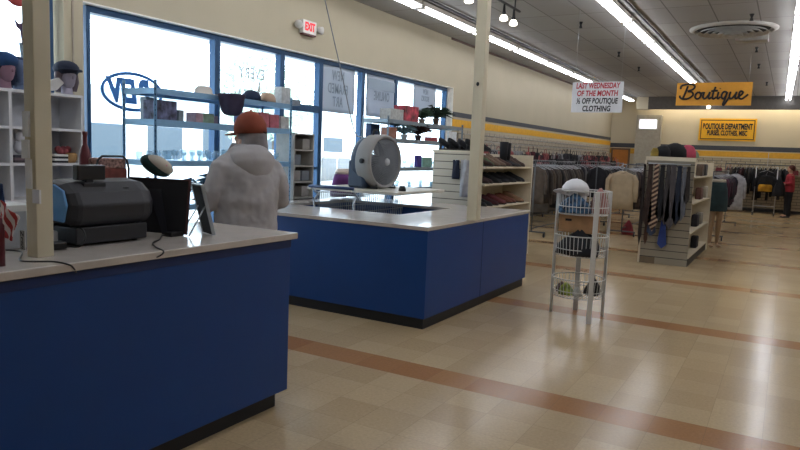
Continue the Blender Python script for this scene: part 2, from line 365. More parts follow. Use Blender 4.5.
# white base block at the left under the hood
tag(M().box((-3.12,1.79,ZT),(-2.95,1.9,ZT+.075)).build('receipt_printer',mat('b9babd',.5),bev=.008),'small white box under the near end of the cash register','box')
tag(M().cbox((-2.87,1.83,ZT+.02),(.05,.09,.035)).build('power_adapter',BLACKM,bev=.006),'black power adapter lying in front of the white box','adapter')
def cord(name,pts,r,m,label,cat='cord'):
    P_=[Vector(p) for p in pts]; out=[]
    for i in range(len(P_)-1):
        p0=P_[max(i-1,0)];p1=P_[i];p2=P_[i+1];p3=P_[min(i+2,len(P_)-1)]
        for k in range(6):
            t=k/6; out.append(.5*((2*p1)+(-p0+p2)*t+(2*p0-5*p1+4*p2-p3)*t*t+(-p0+3*p1-3*p2+p3)*t**3))
    out.append(P_[-1]); return tag(M().tube(out,r,6).build(name,m),label,cat)
zc=ZT+.006
a=onz(18,252,zc)
cord('black_cable',[onz(6,250,zc),onz(22,252,zc),(-2.66,1.55,zc+.003),(-2.55,1.62,zc+.003),(-2.512,1.66,ZT-.004),(-2.512,1.68,ZT-.02),(-2.54,1.71,ZT-.045)],.004,BLACKM,'black cord running across the worktop past the near post')
cord('black_cable',[(-2.9,2.6,zc),(-2.88,2.50,zc),(-2.85,2.42,zc+.01),(-2.8,2.36,zc),(-2.72,2.25,zc),(-2.6,2.17,zc),(-2.512,2.14,ZT),(-2.512,2.12,ZT-.02),(-2.54,2.09,ZT-.035)],.004,BLACKM,'black cord trailing from the displays over the worktop edge')
cord('black_cable',[(-2.86,1.86,ZT+.02),(-2.8,1.9,ZT+.015),(-2.795,1.93,ZT+.05),(-2.83,1.94,ZT+.09),(-2.9,1.93,ZT+.1)],.004,BLACKM,'black cord looping up from the adapter to the register')
# left edge: flag, stacked boxes, red pole
def flagmat():
    m=stripes('b23a3c','e8dcdc',22,'X',.8,.5,(0,.45,0)); return m
fl=emp('small_flag',(0,0,0),label='small striped flag drooping at the left end of the worktop',cat='flag')
c=ony(0,205,1.45); q=[ony(0,200,1.5),ony(19,218,1.5),ony(13,241,1.5),ony(-3,236,1.5)]
m=M(); 
def sheet(m,A,B,C,D,n=8,amp=.008,th=.002,mi=0):
    g=[];
    nrm=(Vector(B)-Vector(A)).cross(Vector(D)-Vector(A)).normalized()
    vs=[];fs=[]
    for s_ in (0,1):
        for i in range(n+1):
            for j in range(n+1):
                u=i/n;v=j/n
                p=(Vector(A)*(1-u)+Vector(B)*u)*(1-v)+(Vector(D)*(1-u)+Vector(C)*u)*v
                vs.append(p+nrm*(amp*math.sin(u*9+v*3)+s_*th))
    N=(n+1)*(n+1)
    for i in range(n):
        for j in range(n):
            a=i*(n+1)+j; b=a+n+1
            fs.append((a,b,b+1,a+1)); fs.append((N+a,N+a+1,N+b+1,N+b))
    bd=[i*(n+1) for i in range(n+1)]+[n*(n+1)+j for j in range(1,n+1)]+[i*(n+1)+n for i in range(n-1,-1,-1)]+[j for j in range(n-1,0,-1)]
    for k in range(len(bd)): a=bd[k]; b=bd[(k+1)%len(bd)]; fs.append((a,N+a,N+b,b))
    m.add(vs,fs,mi,None,True)
sheet(m,*q); m.build('flag_cloth',flagmat(),fl)
m=M(); sheet(m,ony(-8,182,1.51),ony(2,184,1.51),ony(6,206,1.51),ony(-4,208,1.51),4,.003); m.build('flag_canton',cloth('26406e'),fl)
pb=onz(-6,252,ZT); M().tube([pb,ony(-6,175,1.5)],.005,8).build('flag_stick',mat('8a6a3a',.5),fl)
p=onz(1.5,266,ZT); tag(M().lathe([(.014,0),(.014,.16),(.008,.17),(.008,.2)],14).build('red_tube',mat('5a1420',.4),loc=(p.x,p.y,ZT)),'dark red tube standing at the front left of the worktop','tube')
p=onz(10,243,ZT)
b=emp('card_terminal',(p.x-.03,p.y,ZT),label='black and blue card terminal behind the flag beside the near post',cat='card terminal')
M().prism([(-.05,0),(.05,0),(.05,.06),(.01,.13),(-.03,.13),(-.05,.09)],-.035,.035,'XZ').build('body',mat('1a2433',.4),b,bev=.006)
M().box((-.045,-.03,.13),(.0,.03,.155)).build('screen_bezel',mat('2b5f94',.3),b,bev=.004)
p=onz(23,250,ZT)
lb=emp('card_sign',(p.x,p.y,ZT),label='narrow white card with black handwritten marks standing beside the near post',cat='card')
M().box((-.02,-.002,0),(.02,.002,.09)).build('card',mat('b8b9ba',.7),lb)
text('lettering','N\n2\nS',.035,BLACKM,lb,TT((0,-.003,.045),FYm),.0006,0,.0003,1,1,.8)
p=onx(12,205,-3.1)
pl=emp('paper_pile',(-3.08,1.755,ZT),label='white paper pile on a pale box at the left end of the worktop',cat='papers')
M().box((-.1,-.07,0),(.06,.06,.17)).build('box',mat('a9adb3',.7),pl,bev=.004)
M().box((-.11,-.08,.17),(.07,.07,.20)).build('paper_stack',mat('d4d4d2',.8),pl,bev=.002)
# displays on worktop
def display(loc,rz,w,h,tilt,label,edge,name='display_stand'):
    e=emp(name,loc,rz,label,'display')
    T=Matrix.Rotation(tilt,4,'X')
    M().box((-w/2,0,0),(w/2,.012,h),T=T).build('back_panel',mat('15161b',.75),e,bev=.004)
    m=M(); m.box((-w/2-.003,-.004,0),(-w/2+.004,.014,h),T=T); m.box((w/2-.004,-.004,0),(w/2+.003,.014,h),T=T); m.box((-w/2,-.004,h-.004),(w/2,.014,h+.003),T=T); m.build('edge_frame',edge,e)
    return e,T
yy=2.66
e,T=display((-3.02,2.515,ZT+.008),.28,.38,.30,-.12,'large black display panel seen from behind on its easel stand',mat('4a2a2a',.5))
# easel leg reaching toward the camera side
m=M(); m.prism([(-.06,.25),(.02,.25),(.10,0),(.07,0)],0,.006,'XZ',T=Matrix.Translation((0,-.04,-.0))@Matrix.Rotation(-.25,4,'X')); m.build('easel_leg',mat('24252b',.4),e)
e,T=display((-2.805,2.70,ZT+.006),-.4,.15,.285,.24,'slim black tablet with silver edge leaning beside the large display',mat('aeb4bc',.3,.6,0))
m=M(); m.tube([(-.05,-.03,.17),(-.06,-.13,.0)],.004,6); m.tube([(.05,-.03,.17),(.06,-.13,.0)],.004,6); m.build('wire_leg',CHROME,e)
p=onz(174,236,ZT)
tag(M().cbox((p.x,p.y,ZT+.012),(.06,.09,.024)).build('scanner_base',BLACKM,bev=.005),'small black box on the worktop beneath the large display','box')
# bag behind the register
p0=onx(91,172,-3.22); p1=onx(123,172,-3.22); bw=p1.y-p0.y
b=emp('tote_bag',(-3.22,(p0.y+p1.y)/2,ZT),label='reddish patterned box bag with dark rounded rim behind the register',cat='bag')
zt=onx(110,156,-3.22).z-ZT; zm=onx(110,168,-3.22).z-ZT
M().box((-.09,-bw/2,0),(.04,bw/2,zm)).build('bag_body',mat('7d4038',.8,0,.2,30),b,bev=.01)
M().box((-.085,-bw/2+.006,zm),(.035,bw/2-.006,zt-.012)).build('bag_panel',mat('b08d86',.8,0,.4,60),b,bev=.01)
m=M(); q=bw/2; m.tube([(.04,-q,.1),(.045,-q-.003,zm),(.045,-q+.01,zt-.02),(.045,-q+.035,zt),(.045,q-.035,zt),(.045,q-.01,zt-.02),(.045,q+.003,zm),(.04,q,.1)],.006,8); m.build('bag_rim',DARK,b)
p=onx(83,150,-3.3)
tag(M().lathe([(.02,0),(.03,.02),(.03,.42),(.024,.45),(.012,.48),(.011,.53),(.013,.535),(.013,.55)],16).build('wine_bottle',mat('6a2c34',.5),loc=(-3.28,onx(85,150,-3.28).y,ZT)),'dark red bottle standing behind the display bar of the register','bottle')
# plush head
p=onx(156,166,-3.24); pr=(onx(171,166,-3.24).y-onx(140,166,-3.24).y)/2
b=emp('plush_toy',(p.x,p.y,ZT),label='dark green plush toy with pale face lying above the large display',cat='plush toy')
zz=p.z-ZT; TR=Matrix.Translation((0,0,zz))@Matrix.Rotation(-.45,4,'X')
M().sph((0,0,0),(.055,pr,.052),22,12,T=TR).build('head',cloth('1e3a38'),b)
M().sph((.022,.006,.012),(.044,pr*.9,.044),20,10,T=TR).build('face',cloth('b9b3a6',.06),b)
M().sph((.058,.016,.014),(.008,.015,.01),10,6,T=TR).build('nose',cloth('c77a94'),b)
m=M(); m.sph((-.0,-.06,.15),(.05,.09,.155),16,10); m.sph((.0,.03,.1),(.05,.09,.15),14,8); m.build('body',cloth('1d3330'),b)
M().sph((.04,-.045,.245),(.02,.03,.02),12,8).build('paw',cloth('a8a59a',.1),b)
# ------------------------------------------------ bookcase on left wall
SH=mat('cfd0d2',.5,0,.02)
bc=emp('bookcase',(0,0,0),label='white cubby bookcase against the left window behind the register',cat='bookcase')
xb,xf=-5.92,-5.6; by0,by1=1.9,3.86
m=M()
for z in (.02,.38,.71,1.035,1.35,1.655,1.96): m.box((xb,by0,z-.012),(xf,by1,z+.012))
m.build('shelves',SH,bc)
for y in (by0,2.54,3.19,by1-.02): M().box((xb,y,0),(xf+.002,y+.025,1.965)).build('side_panel',SH,bc)
M().box((xb-.008,by0,0),(xb,by1,1.96)).build('back_panel',mat('b9bcc2',.6),bc)
def mannequin_head(loc,rz,label,skin,hair,hat,kind):
    e=emp('wig_display',loc,rz,label,'mannequin head')
    m=M(); m.ell([(0,0,0,.055,.055),(0,0,.02,.05,.05),(0,0,.08,.045,.045)],16)
    m.ell([(.015,0,.06,.03,.03),(.02,0,.085,.055,.045),(.015,0,.12,.072,.058),(.01,0,.17,.085,.068),(0,0,.22,.085,.07),(-.005,0,.26,.06,.055),(-.005,0,.275,.02,.02)],18); m.sph((.095,0,.155),(.014,.01,.018),8,6); m.build('head',skin,e)
    m=M(); m.sph((-.02,0,.20),(.095,.09,.095),18,12)
    for a in (-1,1): m.tube([(0,a*.075,.2),(-.005,a*.085,.12),(-.01,a*.08,.04)],[.03,.035,.02],8)
    m.tube([(-.06,0,.2),(-.08,0,.1),(-.075,0,.03)],[.06,.065,.05],10); m.build('wig',hair,e)
    if hat:
        m=M(); m.sph((-.005,0,.235),(.115,.11,.075),18,10)
        if kind=='cap': m.ell([(0.02,0,.215,.135,.115),(0.02,0,.23,.13,.11)],20)
        m.build('hat',hat,e)
    return e
mannequin_head((-5.74,onx(67,97,-5.74).y,1.972),.0,'wigged mannequin head in a dark blue beret on the bookcase near the window edge',cloth('9a93a0',.05),cloth('6b5f66'),cloth('1d2538'),'cap')
mannequin_head((-5.74,3.24,1.972),.2,'mannequin head in a large blue-black wig at the far left of the bookcase top',cloth('8a6a78',.05),cloth('16203a'),cloth('1c3f6a'),'')
mannequin_head((-5.80,3.40,1.972),-.1,'smaller dark wigged mannequin head partly behind the near post',cloth('5a6a86',.05),cloth('1f2c48'),None,'')
m=M(); m.prism([(-.12,0),(.0,.03),(.07,.10),(.02,.14),(-.08,.10)],-.02,.02,'YZ'); y=onx(53,85,-5.74).y
tag(m.build('paper_cone',mat('bdbab6',.7),loc=(-5.7,y,1.974),bev=.004),'pale folded paper hat beside the blue bereted mannequin head','hat')
def onshelf(name,label,cat,mb,mt,px,z,x=-5.72,**k):
    return tag(mb.build(name,mt,loc=(x,onx(px,150,x).y,z),**k),label,cat)
def booksat(px,z,cols,lab,w=.03,h=.02,L=.15,x=-5.72,stack=True):
    y=onx(px,150,x).y
    for i,c in enumerate(cols):
        tag(M().box((-.1,-L/2,0),(.08,L/2,h)).build('book',mat(c,.7),loc=(x,y,z+i*h+i*.001),bev=.002),lab[i],'book','books lying in the bookcase')
booksat(56,1.363,['202226','d8d8d8','23242a','e2e0dc'],['black book at the bottom of the stack in the right cubby','white book second from bottom in the right cubby','black book third from bottom in the right cubby','white book on top of the stack in the right cubby'],h=.018,L=.13,x=-5.7)
booksat(17,1.363,['3a3038','6b5a60','34303c'],['dark book lowest of the stack in the left cubby','mauve book in the middle of the left cubby stack','dark book on top of the left cubby stack'],h=.02,L=.14,x=-5.7)
m=M()
for i in range(7):
    a=i*2*PI/7; m.sph((.03*math.cos(a),.045*math.sin(a),.10+.02*(i%2)),(.03,.03,.03),8,6)
m.ell([(0,0,0,.035,.035),(0,0,.07,.05,.05)],12)
onshelf('flower_basket','pink flower ornament in the right cubby of the bookcase','ornament',m,cloth('a8585f'),63,1.363,-5.76)
onshelf('woven_pot','small tan woven pot in the right cubby','pot',M().lathe([(.035,0),(.05,.03),(.052,.07),(.04,.09),(.03,.09)],16),cloth('b08a5a'),71,1.363,-5.70)
m=M(); m.sph((0,0,.06),(.05,.05,.06),12,8); m.sph((0,0,.15),(.04,.04,.045),12,8); m.sph((0,-.03,.2),(.012,.012,.03),8,6); m.sph((0,.03,.2),(.012,.012,.03),8,6)
onshelf('plush_rabbit','small white plush rabbit above the books in the left cubby','plush toy',m,cloth('cfd0d6',.05),20,1.43,-5.7)
# hanging bits in the left window
def hangthing(name,label,cat,px,py,x,mb,mt,zt=ZC):
    p=onx(px,py,x); e=emp(name,p,0,label,cat); mb.build('body',mt,e,bev=.004); M().tube([(0,0,.0),(0,0,zt-p.z)],.002,5).build('string',CHROME,e)
hangthing('hanging_ornament','red mitten-shaped ornament hanging at the top left window','ornament',17,-2,-5.8,M().sph((0,0,0),(.03,.09,.07),14,8),cloth('b04a4a'))
hangthing('hanging_ribbon','dark purple ribbon hanging in the left window','ribbon',20,30,-5.8,M().prism([(-.05,.09),(-.01,.05),(.03,.07),(.03,-.12),(.015,-.12),(.0,-.0),(-.03,.02)],-.005,.005,'YZ'),cloth('4a3a52'))
hangthing('hanging_scarf','pale grey scarf hanging in the left window behind the post','scarf',23,62,-5.82,M().prism([(-.03,.16),(.05,.16),(.06,-.2),(.02,-.2),(-.01,.0)],-.01,.01,'YZ'),cloth('8fa0ac'))
# ------------------------------------------------ boltless racks by the window
def rack(name,y0,y1,x0,x1,shelves,top,label,mt):
    e=emp(name,((x0+x1)/2,(y0+y1)/2,0),0,label,'shelving rack'); cx,cy=(x0+x1)/2,(y0+y1)/2
    for x in (x0,x1):
        for y in (y0,y1):
            m=M(); s=1 if x==x1 else -1; t=1 if y==y1 else -1
            m.box((x-cx-.002,y-cy-.018,0),(x-cx+.002,y-cy+.018,top)); m.box((x-cx-.016,y-cy-.002,0),(x-cx+.016,y-cy+.002,top))
            for k in range(int(top/.05)): m.box((x-cx-.006,y-cy-.008,.03+k*.05),(x-cx+.0065,y-cy+.008,.045+k*.05),1)
            m.build('upright',[mt,FRAMEB],e)
    for z in shelves:
        m=M(); m.box((x0-cx,y0-cy,z-.012),(x1-cx,y1-cy,z))
        m.box((x0-cx-.004,y0-cy,z-.055),(x0-cx+.012,y1-cy,z+.002)); m.box((x1-cx-.012,y0-cy,z-.055),(x1-cx+.004,y1-cy,z+.002))
        m.box((x0-cx,y0-cy-.004,z-.055),(x1-cx,y0-cy+.012,z+.002)); m.box((x0-cx,y1-cy-.012,z-.055),(x1-cx,y1-cy+.004,z+.002))
        m.build('shelf',mt,e)
    return e
S1=mat('7ba4c4',.35,.3,.04); S2=mat('7c8a94',.35,.4,.04)
rack('shelving_rack',4.45,6.48,-5.8,-5.34,(2.10,1.80,1.40,.95,.5),2.18,'tall steel shelving rack in front of the large window behind the person',S1)
rack('shelving_rack',8.78,11.45,-5.8,-5.34,(2.07,1.78,1.33,1.0,.55),2.12,'steel shelving rack by the window beyond the fan holding plants',S2)
def bx(name,label,cat,x,pl,pr,z,h,d,c,mt=None,g=None,bev=.004):
    y0=onx(pl,130,x).y; y1=onx(pr,130,x).y
    o=M().box((-d,0,0),(0,y1-y0,h)).build(name,mt or mat(c,.7,0,.12,25),loc=(x,y0,z),bev=bev); return tag(o,label,cat,g)
xf=-5.38
bx('patterned_box','blue and purple patterned box on the second shelf near the rack corner','box',xf,157,177,1.802,.19,.2,None,mat('5a5e7c',.6,0,.6,14))
bx('white_box','white box with small print beside the blue patterned box','box',-5.55,147,154,1.802,.22,.1,'aab9c8')
bx('small_grey_box','small narrow grey box standing alone on the second shelf','box',xf,179,184,1.802,.11,.08,'7d8a94')
bx('pink_box','faded pink box left of the green box on the second shelf','box',xf,196,203,1.802,.1,.15,'a98a94')
bx('green_box','pale green long box on the second shelf behind the person','box',xf,203,214,1.802,.1,.15,'7f9886')
bx('mauve_box','small mauve box right of the green box on the second shelf','box',xf,214,218,1.802,.08,.12,'6f6478')
bx('white_carton','tall white carton standing on the top shelf right end','box',xf,281,290,2.103,.2,.12,'c3c6c6')
bx('grey_carton','low grey carton beside the tall white carton on top','box',xf,290,300,2.103,.07,.12,'7c8692')
bx('red_canister','red pink container on the second shelf above the cap','container',xf,260,269,1.802,.17,.1,'b0606a')
bx('red_canister','second red pink container nearer the rack end','container',xf,270,279,1.802,.16,.1,'b25f68')
bx('navy_box','navy and white striped box behind the drooping purple hat','box',-5.5,240,248,1.802,.16,.1,'3c4a78')
bx('tall_white_box','tall white box at the right end of the second shelf','box',xf,281,289,1.802,.15,.1,'c9c6c0')
# hats on the top shelf
def hat(name,label,x,px,z,mb,mt): return tag(mb.build(name,mt,loc=(x,onx(px,130,x).y,z)),label,'hat')
def brimhat(r=.14,h=.11,br=.2): return M().ell([(0,0,0,br,br),(0,0,.012,br,br),(0,0,.016,r,r),(0,0,h*.7,r*.9,r*.9),(0,0,h,r*.6,r*.6),(0,0,h*1.02,.02,.02)],24)
def capmesh(r=.09):
    m=M(); m.ell([(0,0,0,r,r),(0,0,r*.45,r*.97,r*.97),(0,0,r*.8,r*.75,r*.75),(0,0,r*1.02,r*.4,r*.4),(0,0,r*1.08,.01,.01)],20)
    n=9; vs=[]
    for s in (0,1):
        for i in range(n):
            a=-1.15+2.3*i/(n-1); vs.append((r*.8*math.cos(a),r*.95*math.sin(a),.004*s+.006)); 
        for i in range(n):
            a=-1.15+2.3*i/(n-1); vs.append((r*.4+r*1.25*math.cos(a)*1.0,r*.95*math.sin(a)*.95,.004*s-.006*math.cos(a)))
    fs=[(i,i+1,n+i+1,n+i) for i in range(n-1)]+[(2*n+i,3*n+i,3*n+i+1,2*n+i+1) for i in range(n-1)]+[(n+i,n+i+1,3*n+i+1,3*n+i) for i in range(n-1)]
    m.add(vs,fs,None,None,True); return m
hat('sun_hat','pale brimmed sun hat on the top shelf left of the mullion',-5.58,203,2.103,brimhat(.1,.1,.16),cloth('c3bcb2',.05))
m=M()
rg=[]
for z,rx,ry in ((-.03,.03,.03),(-.02,.07,.075),(.02,.10,.11),(.09,.115,.13),(.15,.12,.14),(.19,.13,.15),(.2,.12,.14)):
    rg.append([((rx+.012*math.sin(5*t))*math.cos(t),(ry+.012*math.sin(5*t))*math.sin(t),z) for t in [2*PI*j/28 for j in range(28)]])
m.rings(rg)
ph=emp('bucket_hat',(-5.24,onx(232,130,-5.24).y,onx(232,113,-5.24).z),0,'dark purple floppy hat hanging off the front of the top shelf','hat')
m.build('crown',cloth('38324a'),ph)
M().tube([(0,-.03,.19),(-.06,0,.215)],.004,5).build('hook',CHROME,ph)
o=hat('baseball_cap','dark navy cap on the top shelf beside the drooping purple hat',-5.45,251,2.103,capmesh(.11),cloth('1b2a44')); o.rotation_euler.z=.9
hat('straw_hat','small tan hat on the top shelf right of the navy cap',-5.45,267,2.103,M().ell([(0,0,0,.1,.1),(0,0,.05,.095,.095),(0,0,.1,.07,.07),(0,0,.11,.03,.03)],20),cloth('b69a84',.05))
# clear glassware on third shelf
GL=bpy.data.materials.new('clear_glassware'); GL.use_nodes=True
nt=GL.node_tree; nt.nodes.clear(); a_=nt.nodes.new('ShaderNodeOutputMaterial'); t_=nt.nodes.new('ShaderNodeBsdfTransparent'); t_.inputs[0].default_value=(.75,.85,.9,1); g_=nt.nodes.new('ShaderNodeBsdfPrincipled'); g_.inputs['Base Color'].default_value=(.55,.68,.75,1); g_.inputs['Roughness'].default_value=.1; x_=nt.nodes.new('ShaderNodeMixShader'); x_.inputs[0].default_value=.35
nt.links.new(t_.outputs[0],x_.inputs[1]); nt.links.new(g_.outputs[0],x_.inputs[2]); nt.links.new(x_.outputs[0],a_.inputs[0])
pr=[None,None]
def glassware(x,y,z,lab,grp,tint=None):
    k=R_.randint(0,1)
    if pr[k] is None:
        prof=[[(.03,0),(.008,.006),(.006,.05),(.03,.065),(.035,.1),(.032,.12)],[(.03,0),(.034,.05),(.036,.09)]][k]
        o=M().lathe(prof,12).build('drinking_glass',GL,loc=(x,y,z)); pr[k]=o; tag(o,lab,'glass',grp)
    else:
        o=dup(pr[k],(x,y,z)); tag(o,lab,'glass',grp)
    s=R_.uniform(.75,1.1); o.scale=(s,s,s)
y=4.53
while y<6.4:
    for x in (-5.45,-5.68): glassware(x,y,1.402,'clear drinking glass among the glassware on the third shelf behind the person','glassware on the near rack third shelf')
    y+=R_.uniform(.09,.13)
# lower shelf dark plants
def leafy(name,label,x,y,z,h,n,c,pot='6a4a3a',r=.06,cat='plant'):
    e=emp(name,(x,y,z),0,label,cat)
    M().lathe([(r*.7,0),(r,h*.25),(r*1.05,h*.3),(r*.9,h*.3)],14).build('pot',mat(pot,.7),e)
    m=M()
    for i in range(int(n*2.2)):
        a=R_.uniform(0,2*PI); t=R_.uniform(.35,1.0); L=h*R_.uniform(.5,.9); d=Vector((math.cos(a)*t,math.sin(a)*t,R_.uniform(.25,1.1))).normalized(); s=Vector((-math.sin(a),math.cos(a),0)); b0=Vector((0,0,h*.28))
        pts=[b0,b0+d*L*.5+s*L*.17,b0+d*L*.8+Vector((0,0,-.02)),b0+d*L+Vector((math.cos(a)*L*.35,math.sin(a)*L*.35,-L*.25)),b0+d*L*.8-s*L*.0+Vector((0,0,.01)),b0+d*L*.5-s*L*.17]
        m.add(pts,[(0,1,5),(1,2,4,5),(2,3,4)],None,None,True)
    m.build('foliage',cloth(c,.3),e); return e
leafy('potted_plant','small dusky plant on the fourth shelf left of the mullion',-5.55,onx(200,180,-5.55).y,.952,.3,26,'3f5a6a','4a6a80')
leafy('potted_plant','bushy dark plant on the fourth shelf right of its twin',-5.55,onx(217,180,-5.55).y,.952,.33,34,'2f4a58','3a5a70')
# cubby of pale boxes at rack end
cb=emp('drawer_tower',(-5.45,6.72,0),label='narrow tower of pale grey cubbies at the end of the near rack',cat='shelf unit')
m=M(); 
for k in range(8): m.box((-.14,-.19,.35+k*.2-.008),(.14,.19,.35+k*.2+.008))
m.box((-.14,-.2,0),(.14,-.185,1.76)); m.box((-.14,.185,0),(.14,.2,1.76)); m.box((-.15,-.2,0),(-.14,.2,1.76)); m.build('cubby_frame',mat('a9a69e',.6),cb)
for k in range(7):
    z=.358+k*.2
    for j in (0,1): 
        if (k+j)%3: M().cbox((0,-.09+j*.18,z+.07),(.2,.15,.13)).build('bin',mat(['77808a','8f8a86','6a7078'][(k+j)%3],.7),cb,bev=.005)
# rack 2 contents
x2=-5.4
bx('white_box','white open-sided box at the left end of the plant rack top','box',x2,390,403,2.072,.17,.2,'b4b4b0')
bx('red_box','red and yellow printed box on top of the plant rack','box',x2,404,418,2.072,.25,.2,None,mat('b23a4a',.5,0,.5,9))
leafy('spider_plant','spiky green plant on top of the far rack beside the red box',-5.5,onx(422,118,-5.5).y,2.072,.26,34,'2f4a34','8a7a6a')
leafy('fern_plant','dense dark fern in a brown pot on top of the far rack',-5.45,onx(436,118,-5.45).y,2.072,.38,50,'1f3324','4a3a30')
bx('tan_box','tan box at the left of the second shelf on the plant rack','box',x2,389,397,1.782,.17,.15,'9c6a58')
leafy('pale_plant','pale frosted plant on the second shelf of the far rack',-5.5,onx(404,137,-5.5).y,1.782,.28,24,'7d98a0','c0c4c4')
leafy('brown_plant','dark red-brown plant on the second shelf of the far rack',-5.5,onx(418,137,-5.5).y,1.782,.3,36,'4a2f2c','3a2a28')
bx('red_tin','small red tin right on the second shelf of the far rack','tin',x2,430,438,1.782,.07,.1,'a03a40')
bx('purple_candle','deep purple candle on the third shelf of the far rack','candle',x2,419,423,1.332,.2,.07,'3a2a7c',bev=.01)
bx('green_bowl','pale green square bowl on the third shelf of the far rack','bowl',x2,425,434,1.332,.17,.1,'7aa093',bev=.02)
bx('picture_frame','white-edged picture frame standing at the far rack end','picture frame',x2,449,457,1.782,.2,.03,'e2e6ea')
bx('grey_bottle_box','dark blue carton standing on the far rack left end','box',-5.7,371,380,1.782,.22,.1,'2a4468')
for i in range(9):
    glassware(-5.5,9.1+i*.25,1.332,'clear glass vase on the third shelf of the far rack','vases on the far rack')
for i in range(12):
    glassware(-5.5+.1*(i%2),9.0+i*.2,1.002,'clear glass vase on the fourth shelf of the far rack','vases on the far rack fourth shelf')
# ------------------------------------------------ writing on the glass
INK=mat('b9c3cc',.8,0,0)
vl=mat('2f6fb0',.6,0,0)
lg=emp('window_logo',(XG+.01,onx(133,92,XG+.01).y,onx(133,92,XG+.01).z),label='blue oval logo lettered on the large window glass',cat='sign')
cy=onx(133,92,XG+.01); yl=onx(104,92,XG+.01).y; yr=onx(164,92,XG+.01).y; hw=(yr-yl)/2*.98
m=M(); n=48; path=[(0,hw*math.cos(2*PI*i/n),.19*math.sin(2*PI*i/n)) for i in range(n)]; m.tube(path,.018,6,closed=True); m.build('oval_ring',vl,lg)
text('lettering','VEI',.33,vl,lg,TT((0,-hw*.30,-.01),FX),.018,-.2,.003,.74,1.0)
text('lettering','P',.31,vl,lg,TT((0,hw*.42,.0),FX@MIR),.026,.1,.003,.72)
def glasstext(s,px,py,size,label,sx=.8):
    p=onx(px,py,XG+.008); e=emp('window_lettering',p,label=label,cat='sign'); text('lettering',s,size,INK,e,TT((0,0,0),FX@MIR),.004,0,.001,sx,1.1)
glasstext('EVERY',252,74,.2,'pale mirrored lettering EVERY on the second window')
glasstext('WEDNESDAY',254,96,.17,'pale mirrored lettering WEDNESDAY on the second window',.7)
PAPER=bpy.data.materials.new('thin_paper'); PAPER.use_nodes=True; nt=PAPER.node_tree; nt.nodes.clear()
oo=nt.nodes.new('ShaderNodeOutputMaterial'); dd=nt.nodes.new('ShaderNodeBsdfDiffuse'); dd.inputs[0].default_value=lin('c6ced6'); tr=nt.nodes.new('ShaderNodeBsdfTranslucent'); tr.inputs[0].default_value=lin('a9b6c4'); mx=nt.nodes.new('ShaderNodeMixShader'); mx.inputs[0].default_value=.3
nt.links.new(dd.outputs[0],mx.inputs[1]); nt.links.new(tr.outputs[0],mx.inputs[2]); nt.links.new(mx.outputs[0],oo.inputs[0])
INK2=mat('8f9aa4',.8,0,0)
def paper(pl,pr_,pt,pb,lines,label,band=False):
    xx=XG+.03; a=onx(pl,pt[0],xx); b=onx(pr_,pt[1],xx); c=onx(pl,pb,xx)
    e=emp('paper_sign',(xx,(a.y+b.y)/2,(a.z+c.z)/2),label=label,cat='sign',group='paper signs on the window'); w=(b.y-a.y)/2; h=(a.z-c.z)/2
    m=M(); sheet(m,(0,-w,h),(0,w,h),(0,w,-h),(0,-w,-h),8,.006,.001); m.build('sheet',PAPER,e)
    if band: M().box((.009,-w*.95,h*.3),(.011,w*.95,h*.8)).build('band',mat('9aa9b6',.8,0,0),e)
    for i,s in enumerate(lines): text('lettering',s,h*.6,INK2,e,TT((.011,0,h*(.55-.55*i)),FX@MIR),.002,0,.001,.62,1.1)
    return e
paper(320,355,(62,72),111,['NEW','FRAMED','ART'],'white paper window sign with faint mirrored words NEW FRAMED ART')
paper(367,396,(73,79),116,['','ONLINE',''],'white paper window sign with a grey band across its top',True)
paper(414,436,(84,89),110,['NEW','BOOKS'],'small white paper window sign nearest the wall corner')
# ------------------------------------------------ cars outside
def car(x,y,rz,col,label,suv=True):
    e=emp('parked_car',(x,y,-.25),rz,label,'car')
    h=1.75 if suv else 1.42
    prof=[(-2.3,.35),(-2.3,.85),(-2.2,1.0),(-1.75,1.08),(-1.35,h-.1),(-1.1,h),(.7,h),(1.0,h-.08),(1.5,1.1),(2.2,.95),(2.35,.75),(2.35,.35)] if suv else [(-2.3,.35),(-2.3,.85),(-2.1,.98),(-1.4,1.02),(-.8,h),(.3,h),(1.0,1.0),(2.1,.85),(2.3,.65),(2.3,.35)]
    M().prism(prof,-.85,.85,'XZ').build('car_body',mat(col,.3,.1,0,1,.5),e,bev=.08,seg=3)
    m=M()
    for s in (-1,1):
        q=.855*s
        for a,b in ((-1.4,-.45),(-.38,.5),(.56,1.15)): m.prism([(a,1.08),(a+.05,h-.14),(b-.02 if b<1 else b-.35,h-.14),(b,1.08)],min(q,q-.01*s),max(q,q-.01*s),'XZ')
    m.build('side_windows',mat('1f2b36',.15,0,0),e)
    for a in (-1.45,1.45):
        for s in (-1,1):
            w=M(); w.lathe([(.02,-.1),(.33,-.1),(.35,-.06),(.35,.06),(.33,.1),(.2,.1),(.18,.07),(.02,.07)],20,T=Matrix.Translation((a,s*.78,.35))@Matrix.Rotation(-PI/2*s,4,'X')); w.build('wheel',mat('17181b',.6),e)
car(-10.5,13.6,PI/2+.25,'dfe6ee','white sport utility car parked close outside the window')
car(-14.5,14.5,PI/2+.1,'c9d2dc','pale grey car parked farther out in the lot',False)
car(-13.0,7.3,PI/2,'d6dce2','silver car parked in the lot beyond the large window',False)
bl=emp('strip_mall_building',(-38,24,-.25),label='long pale shop building across the parking lot',cat='building')
M().box((-5,-30,0),(0,34,5)).build('wall',mat('ecebe6',.8),bl)
M().box((-5.3,-30.3,4.6),(.6,34.3,5.2)).build('roof',mat('a8b4b4',.8),bl)
for i in range(12): M().box((0,-28+i*5,.3),(.05,-25+i*5,2.9)).build('shop_window',mat('3c4a54',.3),bl)
